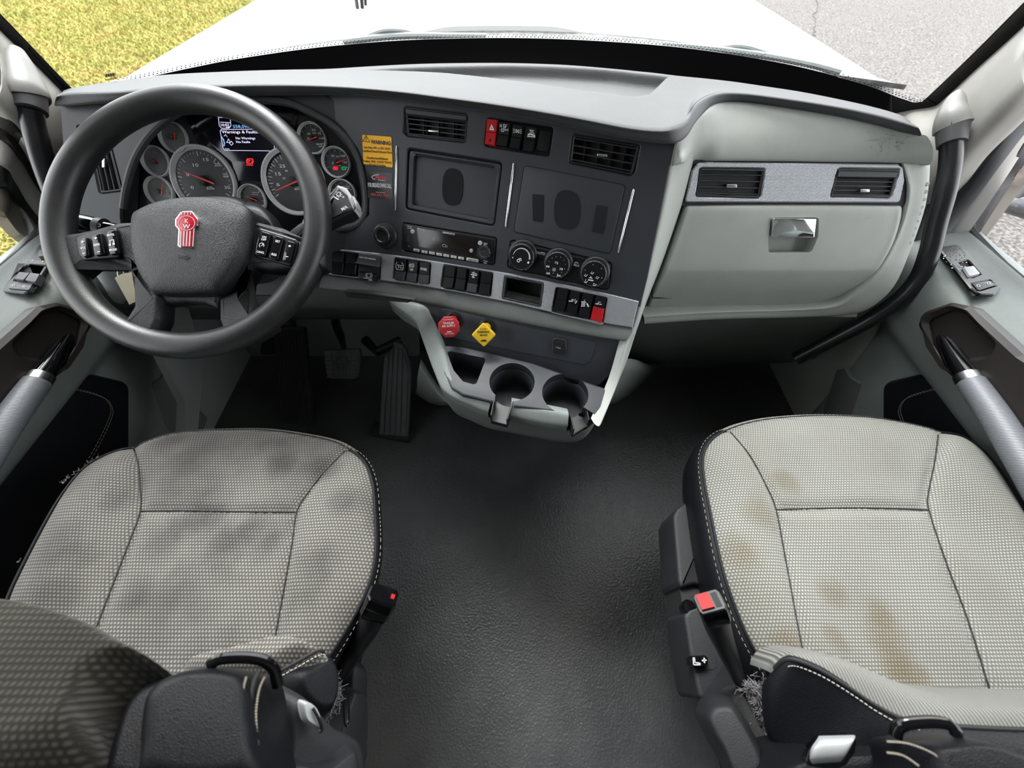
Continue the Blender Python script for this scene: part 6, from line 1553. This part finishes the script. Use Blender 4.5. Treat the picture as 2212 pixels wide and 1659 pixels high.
base(SD, -.66, -.36, -.2, .20, .40)
# backrest: front padding, shoulders and lumbar wings
pz([(-260, 1290), (-100, 1290), (0, 1312), (90, 1326), (180, 1350), (270, 1385), (345, 1428), (392, 1456), (330, 1480), (270, 1530), (240, 1600), (200, 1720), (-100, 1800), (-260, 1700)], (160, 1480, .32), (.10, .42, .9), -.07, .015, .42, None, 'backrest_cover', 'fabric_back', SD)
pz([(395, 1453), (350, 1455), (300, 1480), (262, 1530), (235, 1600), (215, 1680), (220, 1760), (420, 1760), (420, 1600), (440, 1500)], (320, 1560, .325), (.35, .25, .9), -.05, .0, .5, None, 'backrest_wing', 'leather', SD)
sh_, frs = pz([(312, 1545), (328, 1500), (365, 1466), (420, 1445), (480, 1438), (545, 1442), (590, 1458), (606, 1500), (612, 1560), (625, 1640), (625, 1760), (330, 1760), (305, 1650)], (460, 1540, .335), (.25, .15, .95), -.07, .03, .5, None, 'shoulder_pad', 'leather', SD)
# stitched seams on the shoulder
def sline(px, fr, h, nm, mat, T, r=.0008, dash=False):
    q = cr([fr.P(u, v, h) for u, v in px], 8); g = G()
    if dash:
        for a, b in zip(q, q[1:]): g.tube([a, a*.3+b*.7], r, 5)
        g.obj(nm, mat, T, sm=0, kind='stuff')
    else: g.tube(q, r, 6).obj(nm, mat, T)
sline([(560, 1450), (548, 1475), (540, 1520), (540, 1580), (548, 1650)], frs, .018, 'shoulder_seam', 'black_matte', SD, .002)
sline([(532, 1462), (524, 1500), (522, 1560), (530, 1650)], frs, .026, 'stitching', 'stitch', SD, .0009, True)
sline([(572, 1462), (560, 1490), (553, 1540), (556, 1600), (565, 1655)], frs, .016, 'stitching', 'stitch', SD, .0009, True)
G().tube(cr([D(455, 1436, .35), D(475, 1424, .35), D(520, 1420, .352), D(565, 1425, .356), (D(590, 1442, .36)), D(597, 1466, .362), D(600, 1480, .364)], 5), .0042, 10, flat=1.2).obj('belt_guide', 'gloss_black', SD)
lf, frl = pz([(380, 1452), (470, 1432), (550, 1411), (610, 1393), (650, 1389), (685, 1396), (700, 1410), (640, 1440), (598, 1458), (520, 1470), (430, 1475)], (560, 1430, .50), (-.15, .55, .8), -.03, .012, .45, None, 'lumbar_cover', 'fabric_driver', SD)
pz([(594, 1456), (640, 1430), (690, 1404), (706, 1418), (716, 1450), (717, 1492), (708, 1535), (694, 1560), (650, 1560), (600, 1510)], (665, 1485, .50), (.75, .1, .65), -.05, .012, .5, None, 'lumbar_wing', 'leather', SD)
q = cr([D(594, 1456, .478), D(640, 1431, .480), D(688, 1405, .487), D(700, 1412, .49)], 6); G().tube(q, .0022, 8).obj('piping', 'black_matte', SD)
g = G()
for a, b in zip(q, q[1:]): g.tube([a+V((.004, -.004, 0)), a*.4+b*.6+V((.004, -.004, 0))], .0006, 4)
g.obj('stitching', 'stitch_light', SD, sm=0, kind='stuff')
pz([(598, 1468), (640, 1508), (690, 1558), (735, 1578), (758, 1602), (768, 1650), (770, 1760), (560, 1760), (556, 1600), (565, 1500)], (670, 1610, .42), (.8, -.05, .6), -.06, .012, .35, None, 'back_shell', 'seat_side', SD)
_, frx = pz([(645, 1516), (656, 1512), (672, 1520), (684, 1540), (687, 1560), (692, 1578), (668, 1566), (652, 1552)], (668, 1545, .405), (.8, -.05, .6), -.004, .006, .25, None, 'recline_lever', 'lever_silver', SD)
G().tube(cr([D(676, 1530, .402), D(688, 1552, .402), D(696, 1576, .403), D(690, 1580, .403)], 4), .0015, 8).obj('lever_bezel', 'black_plastic', SD)
pz([(600, 1640), (660, 1645), (700, 1640), (756, 1604), (768, 1650), (770, 1760), (560, 1760)], (700, 1670, .40), (.75, -.1, .65), -.03, .008, .3, None, 'shell_lower', 'seat_side', SD)
# inner side trim of the seat with an oval recess
pz([(728, 1490), (742, 1478), (758, 1482), (766, 1500), (768, 1560), (764, 1620), (760, 1660), (700, 1680), (690, 1600)], (738, 1570, .56), (.9, 0, .5), -.05, .008, .3, None, 'side_trim', 'seat_side', SD)
fo = Fr(D(748, 1535, .545), (.9, 0, .5)); G().ring([fo.P(748+6*cos(a), 1535+34*sin(a), .0) for a in [2*pi*k/28 for k in range(28)]], .0012, 6).obj('oval_cap', 'gloss_black', SD)
pz([(738, 1440), (775, 1420), (778, 1470), (772, 1560), (768, 1700), (745, 1700)], (760, 1540, .66), (.8, 0, .6), -.05, .0, .3, None, 'lower_trim', 'seat_side', SD)
def fluff(c, d, sx, sy, n, T):
    g = G()
    for i in range(n):
        u = c[0]+R5.gauss(0, sx); v = c[1]+R5.gauss(0, sy); p = D(u, v, d+R5.gauss(0, .004)); a = V((R5.gauss(0, 1), R5.gauss(0, 1), R5.gauss(0, 1))).normalized()*.006; b = V((R5.gauss(0, 1), R5.gauss(0, 1), R5.gauss(0, 1)))*.004
        g.tube([p, p+a*.5+b*.5, p+a+b], .0004, 3)
    g.obj('fluff', 'fluff', T, sm=0, kind='stuff')
fluff((714, 1500), .545, 7, 18, 700, SD)
# belt buckle on its stalk
def buckle(T, base_, neck, head, dd, w_, red, faces, tilt):
    K = thing('seat_belt_buckle', T[0], 'buckle', D(*base_, dd[0]), 'seat belt buckles')
    q = [D(*base_, dd[0]), D(*neck[0], dd[1]), D(*neck[1], dd[2]), D(*neck[2], dd[3])]
    return K, q
K = thing('seat_belt_buckle', 'black seat belt buckle leaning out beside the driver seat', 'buckle', D(732, 1470, .60), 'seat belt buckles')
q = cr([D(726, 1478, .60), D(742, 1445, .59), D(772, 1390, .575), D(798, 1345, .565), D(816, 1312, .556)], 5)
G().tube(q, [.008+.0115*min(1, i/14) for i in range(len(q))], 14, flat=.6, upv=(-.5, -.5, .8)).obj('sleeve', 'black_plastic', K, sm=60)
ax = (D(833, 1282, .545)-D(810, 1325, .56)).normalized(); fr = Fr(D(812, 1318, .556), ax)
fb2 = Fr(D(812, 1318, .556), V((.1, -.15, 1)).cross(ax).cross(ax)*-1)
hd = G(); xa = V((1, 0, 0)) - ax*ax.x; xa.normalize(); ya = ax.cross(xa)
def bq_(s, w_, t_): return [D(812, 1318, .556)+ax*s+xa*(w_*a)+ya*(t_*b) for a, b in ((1, .6), (.8, 1), (-.8, 1), (-1, .6), (-1, -.6), (-.8, -1), (.8, -1), (1, -.6))]
hd.loft([bq_(-.008, .0175, .0125), bq_(.0, .0205, .0145), bq_(.030, .0205, .0145), bq_(.034, .019, .013)]).obj('housing', 'gloss_black', K, sm=30)
G().loft([bq_(.030, .0192, .0135), bq_(.0355, .018, .012)]).obj('rim', 'gloss_black', K); 
p0 = D(812, 1318, .556)+ax*.0345+xa*.012; G().loft([[p0+xa*(a*.003)+ya*(b*.004) for a, b in ((1, 1), (-1, 1), (-1, -1), (1, -1))], [p0+ax*.002+xa*(a*.0025)+ya*(b*.0035) for a, b in ((1, 1), (-1, 1), (-1, -1), (1, -1))]]).obj('release_button', 'red_buckle', K, label='red release button')

# ---------------- passenger seat
SP = thing('passenger_seat', 'light grey fabric passenger seat with brown stains', 'seat', (.53, .1, 0), 'cab seats')
out = [(1572, 930, .485), (1640, 912, .480), (1720, 903, .478), (1800, 901, .477), (1880, 905, .477), (1960, 917, .479), (2030, 935, .483), (2080, 948, .486), (2130, 985, .490), (2180, 1050, .493), (2230, 1140, .496), (2270, 1240, .498), (2300, 1340, .498), (2310, 1440, .495), (2290, 1540, .49), (2150, 1600, .48),
       (1980, 1600, .48), (1800, 1570, .485), (1700, 1500, .49), (1655, 1440, .495), (1620, 1380, .498), (1590, 1310, .50), (1565, 1240, .50), (1548, 1170, .50), (1535, 1100, .50), (1524, 1040, .498), (1520, 990, .495), (1535, 955, .491)]
fpn = fp
mx0 = V((.53, .1, 0))
def so(u, v, r): p = W(u, v, z=.5)-mx0; return (p.x, p.y, r)
spots(fp, [so(1915, 1378, .030), so(1930, 1430, .028), so(1975, 1470, .026), so(1800, 1285, .022), so(1890, 1315, .020), so(1800, 1380, .016), so(1690, 1385, .02), so(1640, 1120, .030), so(1690, 1040, .024), so(1600, 1200, .028)], (.78, .71, .60))
sP, rP = cushion(SP, out, (1850, 1220), [[(1578, 934, -.02), (1620, 985, 0), (1655, 1050, 0), (1676, 1101, 0), (1695, 1200, 0), (1715, 1310, 0), (1733, 1405, 0)], [(2026, 940, -.02), (2018, 1000, 0), (2006, 1060, 0), (2006, 1102, 0), (2045, 1220, 0), (2090, 1340, 0), (2140, 1500, 0)], [(1676, 1101, 0), (1760, 1098, 0), (1860, 1097, 0), (1950, 1099, 0), (2006, 1102, 0)]], 'fabric_passenger', .503, .014, 6)
base(SP, .44, .72, -.2, .20, .40)
# plastic side valance with switches
fv = FrZ(.425)
G().ext(fv, rp(pl(fv, [(1454, 1115), (1462, 1098), (1500, 1072), (1560, 1072), (1560, 1270), (1500, 1262), (1472, 1270), (1466, 1255)]), .008), -.09, 0, .006).obj('side_valance', 'seat_side', SP)
G().ext(fv, rp(pl(fv, [(1478, 1330), (1486, 1316), (1530, 1300), (1640, 1330), (1640, 1520), (1512, 1512), (1494, 1430)]), .008), -.09, 0, .006).obj('side_valance', 'seat_side', SP)
G().ext(fv, pl(fv, [(1472, 1255), (1560, 1255), (1560, 1320), (1484, 1330)]), -.09, -.012).obj('valance_gap', 'black_matte', SP)
a, b = fv.L(1491, 1312); G().lathe(fv, a, b, [(.011, -.02), (.012, -.004), (.010, -.001), (.004, -.001)], 20).obj('round_knob', 'gloss_black', SP)
G().ext(fv, rp(pl(fv, [(1490, 1417), (1496, 1411), (1540, 1409), (1547, 1440), (1540, 1446), (1500, 1446)]), .004), -.001, .001, 0).obj('switch_recess', 'black_matte', SP)
sw = G().pillow(fv, rp(pl(fv, [(1488, 1421), (1492, 1416), (1524, 1414), (1531, 1420), (1531, 1434), (1524, 1440), (1496, 1442), (1490, 1436)], .012), .002), .0, .012, .12); sw = sw.obj('seat_switch', 'gloss_black', SP)
g = G(); stk(g, fv, [(1497, 1421), (1498, 1436), (1512, 1436), (1513, 1433), (1501, 1431), (1500, 1421), (1497, 1421)], .9, .0122); stk(g, fv, [(1517, 1427), (1525, 1426)], 1.2, .0122); stk(g, fv, [(1521, 1422), (1521.5, 1431)], 1.2, .0122); g.obj('symbol', 'print_white', sw, sm=0)
# lumbar fabric band and leather bolster
U_ = [(1672, 1443), (1693, 1420), (1730, 1411), (1800, 1419), (1860, 1441), (1930, 1472), (2010, 1498), (2110, 1512), (2230, 1518), (2400, 1522)]; L_ = [(1673, 1444), (1690, 1429), (1715, 1425), (1770, 1447), (1830, 1483), (1890, 1523), (1960, 1556), (2060, 1569), (2230, 1577), (2400, 1582)]
dU = [.475, .468, .46, .45, .44, .43, .42, .41, .40, .38]
rows = []; Lp = []
for (a, b), (c, d_), dd in zip(U_, L_, dU):
    p, q = D(a, b, dd), D(c, d_, dd-.022); Lp.append(q); rows.append([p+V((0, .01, -.05)), p+V((0, .004, -.015)), p, p*.5+q*.5+V((0, .004, .006)), q, q+V((0, -.001, -.006))])
G().grid(cr_rows(rows, 5), (0, -.006, -.006)).obj('lumbar_cover', 'fabric_lumbar', SP, sm=80)
q = cr(Lp, 6); G().tube(q, .0022, 8).obj('piping', 'black_matte', SP)
g = G()
for a, b in zip(q, q[1:]): g.tube([a+V((0, -.006, .001)), a*.4+b*.6+V((0, -.006, .001))], .0006, 4)
g.obj('stitching', 'stitch_light', SP, sm=0, kind='stuff')
rows = []
for p, (u, v, dd) in zip(Lp, [(1650, 1490, .47), (1648, 1525, .465), (1655, 1580, .455), (1690, 1640, .44), (1750, 1690, .42), (1830, 1700, .40), (1930, 1700, .39), (2050, 1700, .37), (2230, 1700, .36), (2400, 1700, .34)]):
    e = D(u, v, dd); rows.append([p+V((.004, .004, -.004)), p, p*.66+e*.34+V((-.006, .0, .006)), p*.33+e*.67+V((-.008, 0, .006)), e, e+V((.03, -.02, -.03))])
G().grid(cr_rows(rows, 5), (.006, -.004, -.006)).obj('lumbar_wing', 'leather', SP, sm=80)
g = G().tube(cr([D(1934, 1592, .345), D(1940, 1572, .345), D(1960, 1563, .342), D(2010, 1559, .34), D(2048, 1564, .336), D(2064, 1580, .333), D(2062, 1590, .333)], 5), .0038, 10, flat=1.2); g.obj('belt_guide', 'gloss_black', SP)
pz([(1595, 1700), (1612, 1650), (1640, 1618), (1690, 1605), (1760, 1596), (1840, 1590), (1900, 1586), (1960, 1566), (2050, 1566), (2120, 1600), (2130, 1720), (1800, 1760)], (1850, 1650, .385), (-.3, -.1, 1), -.08, .012, .35, None, 'back_shell', 'leather', SP)
_, fsh = pz([(1910, 1600), (1950, 1588), (2020, 1580), (2080, 1584), (2140, 1604), (2212, 1636), (2300, 1700), (2300, 1800), (1950, 1800), (1920, 1660)], (2080, 1660, .315), (-.25, .1, 1), -.06, .016, .5, None, 'shoulder_pad', 'leather', SP)
sline([(1916, 1602), (1960, 1606), (2010, 1625), (2040, 1650), (2055, 1690)], fsh, .012, 'stitching', 'stitch', SP, .0009, True)
sline([(1916, 1626), (1950, 1632), (1985, 1655)], fsh, .012, 'stitching', 'stitch', SP, .0009, True)
fl2 = Fr(D(1800, 1620, .36), (-.3, -.1, 1))
G().ext(fl2, rp(pl(fl2, [(1736, 1652), (1745, 1620), (1768, 1592), (1850, 1588), (1845, 1625), (1825, 1652), (1800, 1665)]), .004), -.01, .002, .001).obj('lever_bezel', 'gloss_black', SP)
rows = []
for u0, v0, u1, v1, h in ((1772, 1592, 1848, 1590, .003), (1768, 1600, 1846, 1596, .011), (1756, 1618, 1838, 1612, .014), (1752, 1640, 1826, 1634, .012), (1756, 1650, 1816, 1646, .005)): rows.append([fl2.P(u0+(u1-u0)*t, v0+(v1-v0)*t, h-(.002 if t in (0, 1) else 0)) for t in (0, .06, .5, .94, 1)])
G().grid(cr_rows(rows, 3), fl2.n*-.004).obj('recline_lever', 'lever_silver', SP, sm=50)
# folded armrest tip
AR = [(1504, 1545), (1506, 1518), (1520, 1500), (1548, 1494), (1574, 1500), (1592, 1520), (1615, 1555), (1640, 1600), (1670, 1660), (1690, 1740), (1600, 1740), (1556, 1650), (1525, 1595)]
pz(AR, (1580, 1590, .455), (-.35, .1, .95), -.05, .015, .55, None, 'armrest', 'seat_side', SP)
pz([(1560, 1500), (1580, 1478), (1600, 1490), (1650, 1590), (1690, 1650), (1670, 1680), (1620, 1600)], (1620, 1570, .50), (-.3, .1, .95), -.05, .0, .4, None, 'hinge_cover', 'black_matte', SP)
fluff((1645, 1530), .515, 9, 28, 900, SP); fluff((1625, 1488), .52, 12, 5, 160, SP)
# buckle
K = thing('seat_belt_buckle', 'seat belt buckle with its red button up, beside the passenger seat', 'buckle', D(1608, 1500, .54), 'seat belt buckles')
q = cr([D(1608, 1500, .54), D(1590, 1450, .53), D(1565, 1390, .515), (D(1545, 1335, .50)), D(1540, 1320, .495)], 5)
G().tube(q, [.006+.0125*min(1, (i/14)) for i in range(len(q))], 16, flat=.75, upv=(.5, -.5, .8)).obj('sleeve', 'black_plastic', K, sm=60)
P0 = D(1541, 1322, .49); ax = (D(1527, 1287, .475)-P0).normalized(); xa = V((1, 0, 0))-ax*ax.x; xa.normalize(); ya = ax.cross(xa)
def b2(s, w_, t_): return [P0+ax*s+xa*(w_*a)+ya*(t_*b) for a, b in ((1, .7), (.85, 1), (-.85, 1), (-1, .7), (-1, -.7), (-.85, -1), (.85, -1), (1, -.7))]
G().loft([b2(-.010, .0155, .0125), b2(0, .0165, .0135), b2(.018, .0165, .0135), b2(.022, .0155, .0125)]).obj('housing', 'gloss_black', K, sm=30)
G().loft([b2(.0215, .0158, .0128), b2(.0235, .0150, .0120)]).obj('rim', 'black_plastic', K)
G().loft([[P0+ax*s+xa*x+ya*y for x, y in ((.003, .010), (-.012, .010), (-.012, -.009), (.003, -.009))] for s in (.020, .0265)]).obj('release_button', 'red_buckle', K, label='red release button')
G().loft([[P0+ax*s+xa*x+ya*y for x, y in ((.012, .009), (.005, .009), (.005, -.009), (.012, -.009))] for s in (.021, .024)]).obj('tongue_slot', 'black_matte', K)
